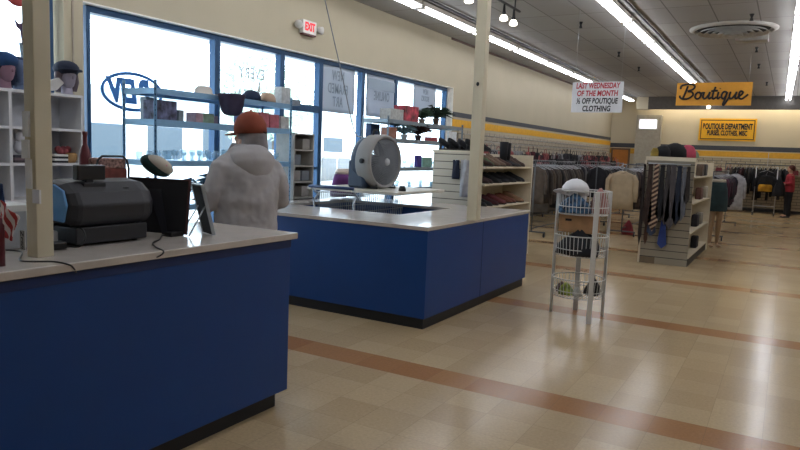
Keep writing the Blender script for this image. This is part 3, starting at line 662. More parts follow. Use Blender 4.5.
def tree(x,y,h,label):
    e=emp('street_tree',(x,y,-.25),label=label,cat='tree'); M().tube([(0,0,0),(0,0,h*.5),(.1,.1,h*.8)],[.12,.09,.03],8).build('trunk',mat('4c443c',.8),e)
    m=M()
    for i in range(420):
        a=R_.uniform(0,2*PI); rr=R_.uniform(.2,1)**.5*h*.32; z=h*.68+R_.uniform(-1,1)*h*.28; rr*=math.sqrt(max(0,1-((z-h*.68)/(h*.3))**2)); c=Vector((rr*math.cos(a),rr*math.sin(a),z)); s=.12
        u=Vector((R_.uniform(-1,1),R_.uniform(-1,1),R_.uniform(-1,1))).normalized()*s; v=u.orthogonal().normalized()*s*.6
        m.add([c-u,c-v,c+u,c+v],[(0,1,2,3)])
    m.build('crown',mat('a9bba6',.9,0,.1),e)
tree(-16,17.5,5,'small pale green street tree seen through the paper signed window'); tree(-19,22,5.5,'taller street tree farther right beyond the lot'); tree(-20,9,5,'street tree left in the lot beyond the large window')
#PART2
# ------------------------------------------------ daylight
wd=bpy.data.worlds.new('sky'); sc.world=wd; wd.use_nodes=True
bg=wd.node_tree.nodes['Background']; bg.inputs[0].default_value=(.80,.91,1,1); bg.inputs[1].default_value=6.5
# ------------------------------------------------ lofted figures
def loft(m,pts,n=14):      # pts: (x,y,z,rx,ry) along any path in Z order
    m.ell(pts,n)
# person at the counter
pe=emp('person',(-3.60,3.86,0),math.radians(160),'person in a grey hoodie and rust-brown cap standing behind the checkout counter, seen from behind','person')
# local frame: +X = facing direction (away from camera), +Y = person's left
SKIN=mat('b98c72',.6)
m=M()
m.ell([(0,.0,.80,.12,.17),(0,0,.95,.14,.19),(-.01,0,1.1,.12,.17),(-.01,0,1.28,.13,.19),(-.01,0,1.42,.1,.17),(0,0,1.47,.06,.08),(0,0,1.56,.055,.06)],20)
HT=Matrix.Translation((.02,-.03,-.085))@Matrix.Rotation(.62,4,'Z')
m.ell([(0.02,0,1.53,.04,.04),(.02,0,1.56,.075,.062),(.015,0,1.62,.095,.075),(0,0,1.69,.1,.08),(-.005,0,1.75,.085,.07),(-.005,0,1.785,.04,.035)],18,T=HT)
m.sph((.115,0,1.645),(.018,.014,.022),10,8,T=HT)
for s in (-1,1):
    m.tube([(0,s*.10,.86),(.01,s*.11,.5),(-.01,s*.11,.1),(0,s*.11,.06)],[.09,.065,.045,.045],12); m.sph((.06,s*.11,.05),(.12,.045,.045),12,8)
    m.tube([(-.01,s*.17,1.39),(.01,s*.26,1.14),(.20,s*.24,1.10),(.26,s*.235,1.10)],[.055,.045,.035,.028],10)
    # palm, fingers, thumb
    m.sph((.295,s*.235,1.098),(.045,.036,.016),10,8)
    for k in range(4):
        y=s*(.235+(k-1.5)*.019); L=[.05,.06,.055,.042][k]; m.tube([(.325,y,1.098),(.335+L*.5,y,1.094),(.335+L,y,1.084)],[.009,.0085,.007],6)
    m.tube([(.28,s*.20,1.097),(.31,s*.185,1.093),(.335,s*.18,1.088)],[.011,.01,.008],6)
    m.sph((0.0,s*.083,1.65),(.018,.012,.028),8,6,T=HT)
m.build('body',SKIN,pe,remesh=.009)
H1=mat('a7a4a4',.95,0,.05,10,0,.35)
m=M()
def ellr(m,data,n=24): m.ell(data,n)
ellr(m,[(-.01,0,.84,.165,.215),(-.01,0,.90,.19,.235),(-.015,0,1.05,.19,.235),(-.02,0,1.2,.185,.23),(-.02,0,1.33,.165,.225),(-.015,0,1.42,.135,.20),(-.005,0,1.48,.10,.14),(0,0,1.52,.075,.09)],30)
for s in (-1,1):
    m.tube([(-.01,s*.12,1.39),(-.01,s*.19,1.34),(-.0,s*.25,1.22),(.02,s*.30,1.09),(.11,s*.275,1.075),(.21,s*.24,1.085)],[.085,.09,.08,.07,.06,.05],14)
hd_=m.build('hoodie',H1,pe,remesh=.011)
tx=bpy.data.textures.new('folds','CLOUDS'); tx.noise_scale=.16
dm=hd_.modifiers.new('d','DISPLACE'); dm.texture=tx; dm.strength=.05; dm.mid_level=.5
# hem and cuffs
M().ell([(-.01,0,.81,.165,.225),(-.01,0,.825,.178,.238),(-.01,0,.86,.18,.24),(-.01,0,.875,.17,.23)],30).build('hem_band',H1,pe)
# hood lying on the back: draped shape with pointed lower edge
m=M()
rg=[]
for k,(z,rx,ry,ox) in enumerate([(1.535,.085,.095,-.02),(1.52,.115,.125,-.035),(1.475,.125,.165,-.07),(1.42,.115,.165,-.10),(1.36,.085,.13,-.125),(1.31,.055,.075,-.14),(1.275,.03,.02,-.15)]):
    rg.append([(ox+rx*math.cos(2*PI*j/26),ry*math.sin(2*PI*j/26),z-.03-.02*math.cos(2*PI*j/26)) for j in range(26)])
m.rings(rg); m.build('hood',H1,pe,remesh=.011)
# jeans, shoes
m=M(); m.ell([(0,0,.78,.13,.18),(0,0,.9,.15,.2)],20)
for s in (-1,1): m.tube([(0,s*.09,.88),(.0,s*.10,.7),(.01,s*.11,.45),(-.01,s*.115,.06)],[.12,.105,.08,.075],14)
m.build('jeans',cloth('2c3648'),pe,remesh=.014)
for s in (-1,1):
    M().ell([(.04,s*.11,0,.15,.05),(.04,s*.11,.03,.15,.052),(.03,s*.11,.06,.12,.048),(-.02,s*.11,.1,.06,.045)],16).build('shoe',cloth('2a2a2c'),pe)
# long grey hair and beard to the left
m=M(); m.sph((-.02,0,1.66),(.112,.10,.11),16,10,T=HT)
m.tube([(-.055,0,1.66),(-.075,0,1.58),(-.075,0,1.53)],[.075,.07,.045],12,T=HT)
for s in (-1,1): m.tube([(-.02,s*.06,1.66),(-.01,s*.07,1.58),(.03,s*.065,1.52)],[.05,.045,.03],10,T=HT)
m.tube([(.08,0,1.6),(.10,.01,1.54),(.09,.01,1.46)],[.06,.075,.05],10,T=HT)
m.build('hair',cloth('8a8586'),pe,remesh=.01)
m=M(); CR=HT@Matrix.Translation((-.005,0,1.685))@Matrix.Rotation(.06,4,'Y')@Matrix.Diagonal((1,1,1.25,1))
cm=capmesh(.122)
m.add(cm.v,cm.f,None,CR,True)
m.build('cap',cloth('84402c',.1),pe)
M().sph((-.005,0,1.852),.009,8,6,T=HT).build('cap_button',cloth('8a3f2c'),pe)
M().tube([(-.115,-.03,1.70),(-.122,0,1.695),(-.115,.03,1.70)],.008,6,T=HT).build('cap_strap',cloth('3a2420'),pe)
pe.scale=(1.045,)*3
# ------------------------------------------------ cart, board and drum fan inside the island
bd=tag(M().box((-5.0,6.40,1.09),(-3.76,7.62,1.125)).build('white_board',mat('cdc8ba',.4),bev=.004),'large cream board lying across the wire cart inside the island counter','board')
ct=emp('shopping_cart',(-4.35,6.62,0),label='wire shopping cart under the cream board inside the island counter',cat='shopping cart')
WM=mat('aab2ba',.35,.6,0)
m=M(); W=.52; L=.86
def wq(a,b,r=.0035): m.tube([a,b],r,4)
zb,zt_=.55,1.09
for k in range(19):
    x=-W/2+W*k/18; wq((x,-.45,zb),(x,-.5,zt_)); wq((x,.45,zb),(x,.5,zt_)); wq((x,-.45,zb),(x,.45,zb))
for k in range(25):
    y=-.45+.9*k/24; wq((-W/2,y,zb),(-W/2-.03,y*1.1,zt_)); wq((W/2,y,zb),(W/2+.03,y*1.1,zt_))
for z in (.55,.72,.9,1.09):
    t=(z-zb)/(zt_-zb); a=W/2+.03*t; b=.45+.05*t; m.tube([(-a,-b,z),(a,-b,z),(a,b,z),(-a,b,z)],.005,6,closed=True)
m.build('basket',WM,ct)
m=M(); 
for s in (-1,1):
    m.tube([(s*.26,-.5,1.08),(s*.27,-.58,1.0),(s*.26,-.5,.5),(s*.22,-.3,.2),(s*.2,.4,.17)],.011,8)
m.tube([(-.26,-.3,.2),(.26,-.3,.2)],.011,8); m.tube([(-.2,.4,.17),(.2,.4,.17)],.011,8); m.build('frame',WM,ct)
m=M(); m.tube([(-.27,-.5,1.06),(-.28,-.62,1.15)],.011,8); m.tube([(.27,-.5,1.06),(.28,-.62,1.15)],.011,8); m.build('handle_arm',WM,ct)
M().tube([(-.3,-.63,1.16),(.3,-.63,1.16)],.018,10).build('handle',mat('27406a',.4),ct)
for x in (-.2,.2):
    for y in (-.3,.4): M().lathe([(.01,-.015),(.06,-.015),(.06,.015),(.01,.015)],14,T=Matrix.Translation((x,y,.06))@Matrix.Rotation(PI/2,4,'Y')).build('caster',DARK,ct); M().box((x-.015,y-.015,.06),(x+.015,y+.015,.19)).build('caster_fork',WM,ct)
ct.rotation_euler.z=0
c=onx(322,184,-4.95); 
# fan
fc=Vector((-4.32,6.93,1.44)); yaw=math.radians(-6)
fn=emp('drum_fan',(fc.x,fc.y,1.125),yaw,'round grey drum fan with navy side standing on the cream board','fan')
FR=Matrix.Translation((0,0,.325))@Matrix.Rotation(PI/2,4,'Y')   # axis along local X (front = +X)
GF=mat('8e8c8a',.45,0,.02); NV=mat('27384f',.5)
M().lathe([(.22,-.24),(.29,-.21),(.31,-.14),(.31,-.05)],40,T=FR,cap=False).build('rear_drum',NV,fn)
M().lathe([(.284,.09),(.292,.105),(.318,.10),(.328,.06),(.325,-.10),(.30,-.14),(.28,-.13),(.28,.05),(.284,.09)],48,T=FR,cap=False).build('drum_ring',GF,fn)
m=M()
for k in range(13):
    r=.035+.019*k; m.tube([(.1-.03*(r/.28)**2+.015,r*math.cos(2*PI*j/40),.325+r*math.sin(2*PI*j/40)) for j in range(40)],.0055,4,closed=True)
for k in range(60):
    a=2*PI*k/60; m.tube([(.115,.03*math.cos(a),.325+.03*math.sin(a)),(.108,.16*math.cos(a+.1),.325+.16*math.sin(a+.1)),(.085,.28*math.cos(a+.2),.325+.28*math.sin(a+.2))],.0045,4)
m.build('grille',mat('72767c',.5,0,0),fn)
M().lathe([(.0,.135),(.04,.132),(.045,.12),(.045,.1),(.0,.1)],24,T=FR,cap=False).build('hub_badge',mat('b8babd',.4),fn)
for k in range(3):
    a=2*PI*k/3; m=M(); vs=[]
    for i in range(6):
        r=.05+.04*i; 
        for j in range(5):
            q=a+(-.45+.22*j)*(1-.05*i); vs.append((.02+(-.03+.015*j),r*math.cos(q),.325+r*math.sin(q)))
    fs=[(i*5+j,i*5+j+1,i*5+j+6,i*5+j+5) for i in range(5) for j in range(4)]
    m.add(vs,fs,None,None,True); o=m.build('blade',mat('6c7178',.5),fn); q=o.modifiers.new('s','SOLIDIFY'); q.thickness=.004
M().lathe([(.0,-.15),(.07,-.15),(.08,-.1),(.07,.0),(.0,.0)],20,T=FR,cap=False).build('motor',DARK,fn)
m=M()
for k in range(12): m.tube([(-.235,.22*math.cos(k*PI/12),.325+.22*math.sin(k*PI/12)),(-.235,-.22*math.cos(k*PI/12),.325-.22*math.sin(k*PI/12))],.003,4)
m.build('rear_grille',DARK,fn)
M().prism([(-.27,0),(-.02,0),(-.02,.12),(-.10,.30),(-.27,.34)],-.27,.0,'XZ').build('side_housing',NV,fn,bev=.03)
m=M(); m.tube([(-.06,-.06,.64),(-.06,-.055,.69),(-.06,-.03,.705),(-.06,.03,.705),(-.06,.055,.69),(-.06,.06,.64)],.012,8); m.build('carry_handle',DARK,fn)
m=M()
for s in (-1,1): m.tube([(-.12,s*.17,.05),(-.14,s*.18,.013),(.12,s*.18,.013),(.1,s*.17,.05)],.012,8)
m.build('foot_rail',DARK,fn)
M().lathe([(.0,0),(.03,0),(.03,.03),(.0,.03)],16,T=Matrix.Translation((-.0,-.32,.33))@Matrix.Rotation(PI/2,4,'X'),cap=False).build('side_knob',DARK,fn)
tag(M().ell([(0,0,0,.05,.03),(0,0,.03,.045,.03),(0,0,.06,.03,.02)],14).build('pump_bottle',BLACKM,loc=(-3.88,6.75,1.125)),'small black lump on the board right in front of the fan','box')
cord('grey_cable',[onz(325,-2,ZC) if False else (fc.x-.5,fc.y+.35,1.75),onx(354,130,-4.75),onx(342,75,-4.6),onx(334,40,-4.5),onx(325,0,-4.4),onx(321,-16,-4.35),onx(314,-48,-4.3)],.007,mat('8d9094',.4),'long grey cord slanting down from the ceiling to the drum fan')
# purple shorts display near window
pp=onx(344,180,-5.2)
ps=emp('shorts_form',(pp.x,pp.y,.95),label='purple shorts on a half mannequin form behind the cart handle',cat='mannequin')
m=M(); m.ell([(0,0,.02,.09,.16),(0,0,.12,.10,.165),(0,0,.22,.085,.15),(0,0,.30,.07,.13)],20)
for s in (-1,1): m.ell([(0,s*.09,-.0,.08,.075),(0,s*.085,.08,.09,.08)],16)
m.build('shorts',cloth('5a2a66'),ps)
m=M(); m.ell([(0,0,.30,.07,.125),(0,0,.34,.068,.12),(0,0,.37,.06,.1)],16); m.build('waist_form',mat('c8b8ac',.5),ps); ps.scale=(1.35,1.35,1.0)
# ------------------------------------------------ EXIT sign on left wall
p=onx(310,27.5,-5.93)
ex=emp('exit_sign',p,label='white exit sign with red EXIT letters on the wall above the windows',cat='exit sign')
M().box((-.065,-.15,-.09),(.0,.15,.09)).build('box',mat('e6e2dc',.5),ex,bev=.006)
text('lettering','EXIT',.15,emis('d6303a',.6,'exit_red'),ex,TT((.003,0,.0),FX),.006,0,.002,.72)
M().box((-.06,-.14,-.11),(-.0,.14,-.09)).build('base_strip',mat('5a2a2a',.5),ex)
for s in (-1,1):
    c=M(); c.lathe([(.02,0),(.05,.03),(.055,.09),(.0,.095)],16,T=Matrix.Translation((-.03,s*.19,0))@Matrix.Rotation(-s*PI/2,4,'X')@Matrix.Rotation(.5,4,'Y'),cap=False); c.build('lamp_head',mat('cfccc4',.5),ex)
# ------------------------------------------------ track lights
tk=emp('track_light',(-3.68,8.7,0),label='black ceiling track with white round bulbs beside the island post',cat='track light')
LB=emis('fff6e6',4,'bulb_glow')
M().tube([(0,-1.4,3.72),(0,1.0,3.72)],.018,6).build('track',DARK,tk)
m=M(); m.tube([(0,-.9,3.72),(0,-.9,ZC)],.01,6); m.tube([(0,.8,3.72),(0,.8,ZC)],.01,6); m.build('hanger',DARK,tk)
for i,(px,py) in enumerate([(469,1),(481,8),(504,19),(513,24)]):
    q=onz(px,py,3.5); y=q.y-8.7
    hd=M().tube([(0,y,3.72),(0,y,3.62),(.0,y,3.56)],[.012,.02,.035],10).build('lamp_holder',DARK,tk)
    M().ell([(.0,y,3.555,.035,.035),(0,y,3.52,.055,.055),(0,y,3.49,.06,.06),(0,y,3.475,.04,.04)],16).build('bulb',LB,hd)
# ------------------------------------------------ hanging signs
def hsign(name,pl,pr_,pt,pb,Y,label,m_,rim=None,back=None):
    a=ony(pl,pt,Y); b=ony(pr_,pt,Y); c=ony((pl+pr_)/2,pb,Y); w=(b.x-a.x)/2; top=(a.z+b.z)/2; h=(top-c.z)/2
    e=emp(name,((a.x+b.x)/2,Y,top-h),label=label,cat='sign'); M().box((-w,-.006,-h),(w,.006,h)).build('panel',m_,e)
    return e,w,h
e,w,h=hsign('hanging_sign',573,624,82,112.5,10.5,'white hanging sign reading LAST WEDNESDAY OF THE MONTH half off boutique clothing',mat('d6d6d8',.6,0,.02))
RED=mat('b02a38',.6,0,0)
for i,(s,c) in enumerate([('LAST WEDNESDAY',RED),('OF THE MONTH',RED),('½ OFF BOUTIQUE',BLACKM),('CLOTHING',BLACKM)]):
    text('lettering',s,.115,c,e,TT((0,-.008,h*(.74-.5*i)),FYm),.004,.12,.001,[.66,.72,.66,.72][i],1.02)
for s in (-1,1): M().tube([(s*w*.9,0,h),(s*w*.9,0,ZC-e.location.z)],.002,5).build('string',CHROME,e)
e,w,h=hsign('hanging_sign',677.5,753,82.5,105.5,15,'orange hanging sign with black script word Boutique',mat('d8972a',.6,0,.03))
for s in (-1,1): M().tube([(s*w*.9,0,h),(s*w*.9,0,ZC-e.location.z)],.002,5).build('string',CHROME,e)
# handwritten script built from pen strokes (unit box: x 0..8)
ST={'B':[[(.5,.1),(.75,.9),(1.0,1.75)],[(.15,1.35),(.2,1.75),(.7,1.95),(1.4,1.98),(1.8,1.7),(1.6,1.3),(1.0,1.05),(1.5,.95),(1.65,.55),(1.2,.12),(.6,.02),(.2,.2),(.1,.5)]],
'o':[[(2.3,.95),(2.0,.7),(1.95,.25),(2.2,.05),(2.5,.25),(2.6,.7),(2.3,.95),(2.5,.8),(2.85,.85)]],
'u':[[(2.95,.95),(2.85,.4),(2.95,.08),(3.2,.15),(3.5,.6),(3.62,.95),(3.5,.3),(3.6,.05),(3.85,.3)]],
't':[[(4.2,1.6),(4.0,.8),(3.95,.2),(4.1,.03),(4.4,.3)],[(3.75,1.05),(4.5,1.12)]],
'i':[[(4.6,.95),(4.5,.3),(4.6,.05),(4.85,.3)],[(4.72,1.35),(4.76,1.42)]],
'q':[[(5.5,.9),(5.2,.95),(4.98,.6),(5.0,.2),(5.2,.05),(5.45,.4),(5.58,.95),(5.4,.1),(5.2,-.6),(5.3,-.75),(5.6,-.2),(5.85,.3)]],
'u2':[[(5.95,.95),(5.85,.4),(5.95,.08),(6.2,.15),(6.5,.6),(6.62,.95),(6.5,.3),(6.6,.05),(6.85,.3)]],
'e':[[(6.85,.3),(7.2,.6),(7.3,.9),(7.05,1.0),(6.9,.6),(6.95,.15),(7.25,.02),(7.6,.3),(7.9,.6)]]}
m=M(); sx_=w*2/8.6; sz_=h*2/3.0
for g in ST.values():
    for stv in g:
        Pp=[Vector((p[0]*sx_-w*.93,-.012,p[1]*sz_-h*.45)) for p in stv]; out=[]
        for i in range(len(Pp)-1):
            p0=Pp[max(i-1,0)];p1=Pp[i];p2=Pp[i+1];p3=Pp[min(i+2,len(Pp)-1)]
            for k in range(5):
                t=k/5; out.append(.5*((2*p1)+(-p0+p2)*t+(2*p0-5*p1+4*p2-p3)*t*t+(-p0+3*p1-3*p2+p3)*t**3))
        out.append(Pp[-1]); m.tube(out,.021,6)
m.build('lettering',mat('1a1410',.6,0,0),e)
e,w,h=hsign('wall_sign',700,757.5,118.5,141,YB-.04,'yellow wall sign with dark border reading BOUTIQUE DEPARTMENT on the back wall',mat('e8ae1c',.6,0,.03))
o=M(); t=.03
o.box((-w+.05,-.012,h-.08),(w-.05,-.006,h-.05)); o.box((-w+.05,-.012,-h+.05),(w-.05,-.006,-h+.08)); o.box((-w+.05,-.012,-h+.05),(-w+.08,-.006,h-.05)); o.box((w-.08,-.012,-h+.05),(w-.05,-.006,h-.05)); o.build('border',mat('3a2a14',.6),e)
text('lettering','BOUTIQUE DEPARTMENT',.27,BLACKM,e,TT((0,-.012,h*.26),FYm),.012,0,.002,.505,1.0)
text('lettering','PURSES, CLOTHES, MISC',.235,BLACKM,e,TT((0,-.012,-h*.32),FYm),.010,0,.002,.505,1.0)
# ------------------------------------------------ ceiling diffuser
vt=emp('ceiling_diffuser',(-1.03,12.76,0),label='large round concentric ceiling air diffuser',cat='air vent')
VG=mat('b4b0a8',.6)
M().lathe([(.56,ZC-.012),(.56,ZC-.01)],36).build('plenum',mat('2c2a28',.9),vt)
M().lathe([(.68,ZC-.001),(.68,ZC-.02),(.62,ZC-.045),(.60,ZC-.045),(.61,ZC-.02)],44,cap=False).build('flange',VG,vt)
for r,dz in ((.55,.05),(.45,.06),(.35,.07),(.25,.08),(.16,.09)): M().lathe([(r-.055,ZC-.03-dz*.3),(r,ZC-.03-dz),(r+.006,ZC-.03-dz),(r-.045,ZC-.03-dz*.3)],40,cap=False).build('cone_ring',VG,vt)
M().lathe([(.02,ZC-.1),(.07,ZC-.12),(.02,ZC-.125)],24).build('center_disc',VG,vt)
M().box((-.02+.0,.55,ZC-.14),(.46,.85,ZC-.02)).build('damper_box',mat('b0aca4',.6),vt,bev=.01) if False else None
tag(M().box((-1.03,13.3,ZC-.12),(-.52,13.62,ZC)).build('ceiling_box',mat('aaa69e',.6),bev=.008),'small pale rectangular box on the ceiling beside the round diffuser','ceiling box')
for i,(px,py) in enumerate([(581,22),(619,52),(639,67),(752,14),(757,47),(759,64),(767,82)]):
    p=onz(px,py,ZC); tag(M().tube([(0,0,0),(0,0,-.05),(0,0,-.1)],[.035,.015,.03],8).build('sprinkler',DARK,loc=p),['sprinkler head nearest the middle lights at upper left','second sprinkler head left of the middle lights','farthest sprinkler head left of the middle lights','sprinkler head closest to camera right of the diffuser','second sprinkler head in the right-hand row behind the diffuser','third sprinkler head in the right-hand row','farthest sprinkler head in the right-hand row'][i],'sprinkler')
q0=onx(453,39,-5.99); q1=onx(453,31,-5.99); q2=onx(530,71,-5.99)
m=M(); m.box((-6.0,q0.y-.05,q0.z-.02),(-5.975,q0.y+.05,ZC)); m.box((-6.0,q0.y+.05,q0.z-.02),(-5.975,YB-.3,q0.z+.02)); tag(m.build('wall_rail',mat('5a4236',.6)),'thin dark brown rail running along the left wall just under the ceiling','rail')
# ------------------------------------------------ shoe gondola behind the island
GW=mat('cfc4ac',.55,0,.03)
SLATM=stripes('b9b09e','3f3a34',9.5,'Z',.6,.9)
gx0,gx1,gy0,gy1=-4.6,-3.62,8.55,10.45
g=emp('shoe_gondola',(0,0,0),label='cream double-sided shelf unit of shoes beyond the island counter',cat='display shelf')
M().box((-4.13,gy0+.03,0),(-4.09,gy1,1.6)).build('center_panel',GW,g)
M().box((-4.42,gy0,0),(-3.70,gy0+.03,1.6)).build('slatwall_end',SLATM,g)
M().box((-4.44,gy0-.01,1.6),(-3.68,gy0+.04,1.63)).build('end_cap',GW,g)
for z in (.12,.48,.83,1.155,1.395): M().box((-4.09,gy0+.03,z-.0),(-3.62,gy1,z+.025)).build('shelf',GW,g)
M().box((-4.6,gy1,0),(-3.6,gy1+.03,1.6)).build('side_panel',GW,g)
M().box((-4.09,gy0+.04,0),(-3.64,gy1,.12)).build('kick_plate',mat('8a8272',.6),g)
def shoemesh(L=.26,heel=0,hi=.1,toe=.5):
    m=M()
    rg=[]
    N=11
    for i in range(N):
        t=i/(N-1); w_=.042*(.75+.5*math.sin(min(1,t*1.15)*PI*.75)) if t<1 else .01
        w_=[.025,.033,.036,.034,.033,.036,.041,.044,.042,.033,.012][i]
        zt=[hi,hi*1.05,hi,hi*.95,hi*.8,.065,.055,.048,.042,.035,.02][i]; zb=heel*max(0,1-t*1.6)
        zt+=heel*max(0,1-t*1.3)*.6
        rg.append([(w_*math.cos(a),t*L,zb+(zt-zb)*(.5+.5*math.sin(a)) ) for a in [2*PI*j/12 for j in range(12)]])
    m.rings(rg)
    if heel: m.tube([(0,.03,heel*.9),(0,.025,0)],[.018,.01],8)
    return m
SP={}
def shoe(kind,loc,rz,c,label,grp):
    k=kind
    if k not in SP:
        if kind=='boot':
            m=shoemesh(.25,.03,.1); m.tube([(0,.045,.08),(0,.05,.2),(0,.05,.34)],[.045,.05,.055],14)
        else: m=shoemesh(.26,.06 if kind=='heel' else 0,.075 if kind=='heel' else .09)
        e=emp('boot' if kind=='boot' else 'shoe',(0,0,0),0,label,'shoe'); 
        m.build('upper',cloth(c,.1),e); 
        s=M(); s.ell([(0,.13,-.001,.045,.135),(0,.13,.014,.045,.135)],16); s.build('sole',mat('2b2624',.7),e); SP[k]=e; e.location=loc; e.rotation_euler.z=rz; tag(e,label,'shoe',grp)
    else:
        e=dup(SP[k],loc,rz,label,grp)
    k_=R_.uniform(.95,1.15); e.scale=(1.15*k_,1.12*k_,(1.0 if kind=='boot' else 1.5)*k_)
    u=[q for q in e.children if q.name.startswith('upper')][0]; u.material_slots[0].link='OBJECT'; u.material_slots[0].material=cloth(c,.1)
    return e
rows=[(.915,['1f2226','23262a','4a2028','5a2a30','6a3236','7a4a3a','8a6a50','6a5648'],'lower visible shelf'),(1.275-.36,[],''),(1.275,['3a2822','45302a','2a2220','5a3a30','3c2a26','4a3a34'],'upper visible shelf')]
cn={'1f2226':'black','23262a':'charcoal','4a2028':'maroon','5a2a30':'wine red','6a3236':'dull red','7a4a3a':'red-brown','8a6a50':'tan','6a5648':'grey-brown','3a2822':'dark brown','45302a':'brown','2a2220':'near-black brown','5a3a30':'warm brown','3c2a26':'cocoa','4a3a34':'faded brown','141518':'jet black','1a1d24':'blue-black','3c2a2a':'brown-black','26282c':'graphite'}
def shelfshoes(z,cols,kinds,where):
    n=len(cols)
    for i,c in enumerate(cols):
        y=gy0+.14+(gy1-gy0-.25)*(i+.5)/n
        for j in (0,1):
            shoe(kinds[i%len(kinds)],(-3.95,y+j*.11-.055,z),-PI/2+R_.uniform(-.15,.15),c,'%s shoe, %s %s the shoe rack'%(cn[c],['near one','far one'][j],where),'shoes on the shoe rack')
# heights measured from the photo shelves: z .91, 1.25
shelfshoes(.857,['1f2226','4a2028','6a3236','7a4a3a','8a6a50'],['shoe'],'on the bottom seen shelf of')
shelfshoes(1.182,['3c2a2a','141518','1a1d24','26282c','1f2226'],['shoe'],'on the middle shelf of')
shelfshoes(1.422,['3a2822','6a5648','45302a','4a3a34'],['shoe','heel'],'on the top shelf of')
for j in (0,1): shoe('boot',(-3.9,9.78+j*.14,1.422),-PI/2,'15151a','tall black boot standing on the top shoe shelf, %s'%['nearer of the pair','farther of the pair'][j],'tall boots')
for i,(y,c,l) in enumerate([(8.8,'3f5a3a','green'),(8.98,'c8c4b8','white'),(9.25,'4a5a3c','olive'),(9.42,'bdb8ae','off-white'),(9.1,'2a2c2a','black')]):
    shoe('heel',(-4.02,y,1.422),-PI/2-.3,c,'%s high heel at the back of the top shoe shelf'%l,'high heels')
    SPx=0
# things on the slatwall end and unit top
def purse(name,loc,rz,w,h,d,c,label,handle=True,grp=None,cat='handbag'):
    e=emp(name,loc,rz,label,cat,grp)
    M().prism([(-w/2,0),(w/2,0),(w/2*.92,h*.8),(w/2*.7,h),(-w/2*.7,h),(-w/2*.92,h*.8)],-d/2,d/2,'XZ').build('bag_body',cloth(c),e,bev=.015)
    if handle: M().tube([(w*.3*math.cos(PI*k/8),0,h*.95+w*.45*math.sin(PI*k/8)) for k in range(9)],.007,6).build('handle',cloth(c),e)
    return e
for i,(x,c) in enumerate([(-4.35,'202226'),(-4.2,'17181c'),(-4.05,'2a2a30'),(-3.93,'1a1a1e'),(-3.8,'222226')]):
    shoe('heel',(x,gy0+.35 if False else gy0+.02,1.631),-.5,c,'black high heel standing on the slatwall end top, %s'%['leftmost','second from left','middle one','fourth from left','rightmost'][i],'black heels on the slatwall end')
def drape(name,px,pt,pb,Y,w,d,c,label,cat,taper=.8):
    p=ony(px,pt,Y); q=ony(px,pb,Y); h=p.z-q.z; e=emp(name,(p.x,Y,q.z),0,label,cat); m=M(); rg=[]
    for k in range(9):
        t=k/8; ww=w*(1-(1-taper)*t)/2*(1+.03*math.sin(7*t)); rg.append([(ww*math.cos(a),-d*(.6+.4*math.cos(3*a+t*4))*math.sin(a)-d*.5,h*t) for a in [2*PI*j/20 for j in range(20)]])
    m.rings(rg); m.build('cloth',cloth(c),e); M().tube([(0,.02,h+.01),(0,-.04,h+.01),(0,-.045,h-.01)],.004,6).build('hook',CHROME,e); return e
drape('blue_scarf',457,160,179,gy0-.03,.12,.04,'1a2338','dark blue cloth hanging on the slatwall end','scarf')
drape('white_towel',466,160,197,gy0-.03,.13,.04,'a9a9ac','long white cloth hanging on the slatwall end beside the blue one','scarf',.95)
drape('dark_belt',474.5,165,207,gy0-.02,.05,.03,'2a2a2e','narrow dark cloth hanging at the right of the slatwall end','scarf',1)
# ------------------------------------------------ tiered basket stand
bs=emp('basket_stand',(-1.735,6.63,0),label='white three-tier wire basket stand on the open floor',cat='basket stand')
for (x,y) in ((-.27,.04),(.19,-.24),(.22,.17),(-.08,.27)):
    m=M(); a=math.atan2(y,x); T=Matrix.Translation((x,y,0))@Matrix.Rotation(a,4,'Z'); m.box((-.006,-.024,0),(.008,.024,1.27),T=T); m.build('leg',WIREW,bs,bev=.002)
def basket(z0,z1,r,n=40):
    m=M()
    for z,q in ((z0,r*.93),(z0+(z1-z0)*.33,r*.96),(z1,r)): m.tube([(q*math.cos(2*PI*j/36),q*math.sin(2*PI*j/36),z) for j in range(36)],.0045 if z!=z1 else .006,6,closed=True)
    for k in range(n):
        a=2*PI*k/n; m.tube([(r*.93*math.cos(a),r*.93*math.sin(a),z0),(r*math.cos(a),r*math.sin(a),z1)],.0028,4)
    for k in range(-7,8):
        x=k*r*.93/8; y=math.sqrt(max(0,(r*.93)**2-x*x)); m.tube([(x,-y,z0),(x,y,z0)],.0028,4)
    return m
for z0,z1 in ((1.04,1.27),(.63,.83),(.22,.40)): basket(z0,z1,.255).build('basket',WIREW,bs)
def clump(name,loc,r,h,c,label,cat='clothes',n=22,seed=1,sx=1,sy=1):
    q=random.Random(seed); m=M(); rg=[]
    ph=[q.uniform(0,6) for _ in range(4)]
    for k in range(7):
        t=k/6; rr=r*(1-.9*t**2.5); rg.append([(sx*rr*(1+.13*math.sin(3*a+ph[0]+t*3)+.07*math.sin(5*a+ph[1]))*math.cos(a),sy*rr*(1+.13*math.sin(3*a+ph[2])+.07*math.sin(6*a+ph[3]+t*4))*math.sin(a),h*t+(.012*math.sin(4*a+ph[1]) if k else 0)) for a in [2*PI*j/n for j in range(n)]])
    m.rings(rg); return tag(m.build(name,c if not isinstance(c,str) else cloth(c,.25),loc=loc),label,cat)
bcx,bcy=-1.735,6.63
clump('folded_jeans',(bcx-.07,bcy-.05,1.05),.165,.18,mat('3a5a78',.9,0,.7,22),'blue patterned clothing in the top wire basket','clothes',seed=3,sx=.9)
clump('pink_cloth',(bcx+.14,bcy+.08,1.05),.085,.24,'a87a74','faded pink cloth at the right of the top wire basket',seed=4)
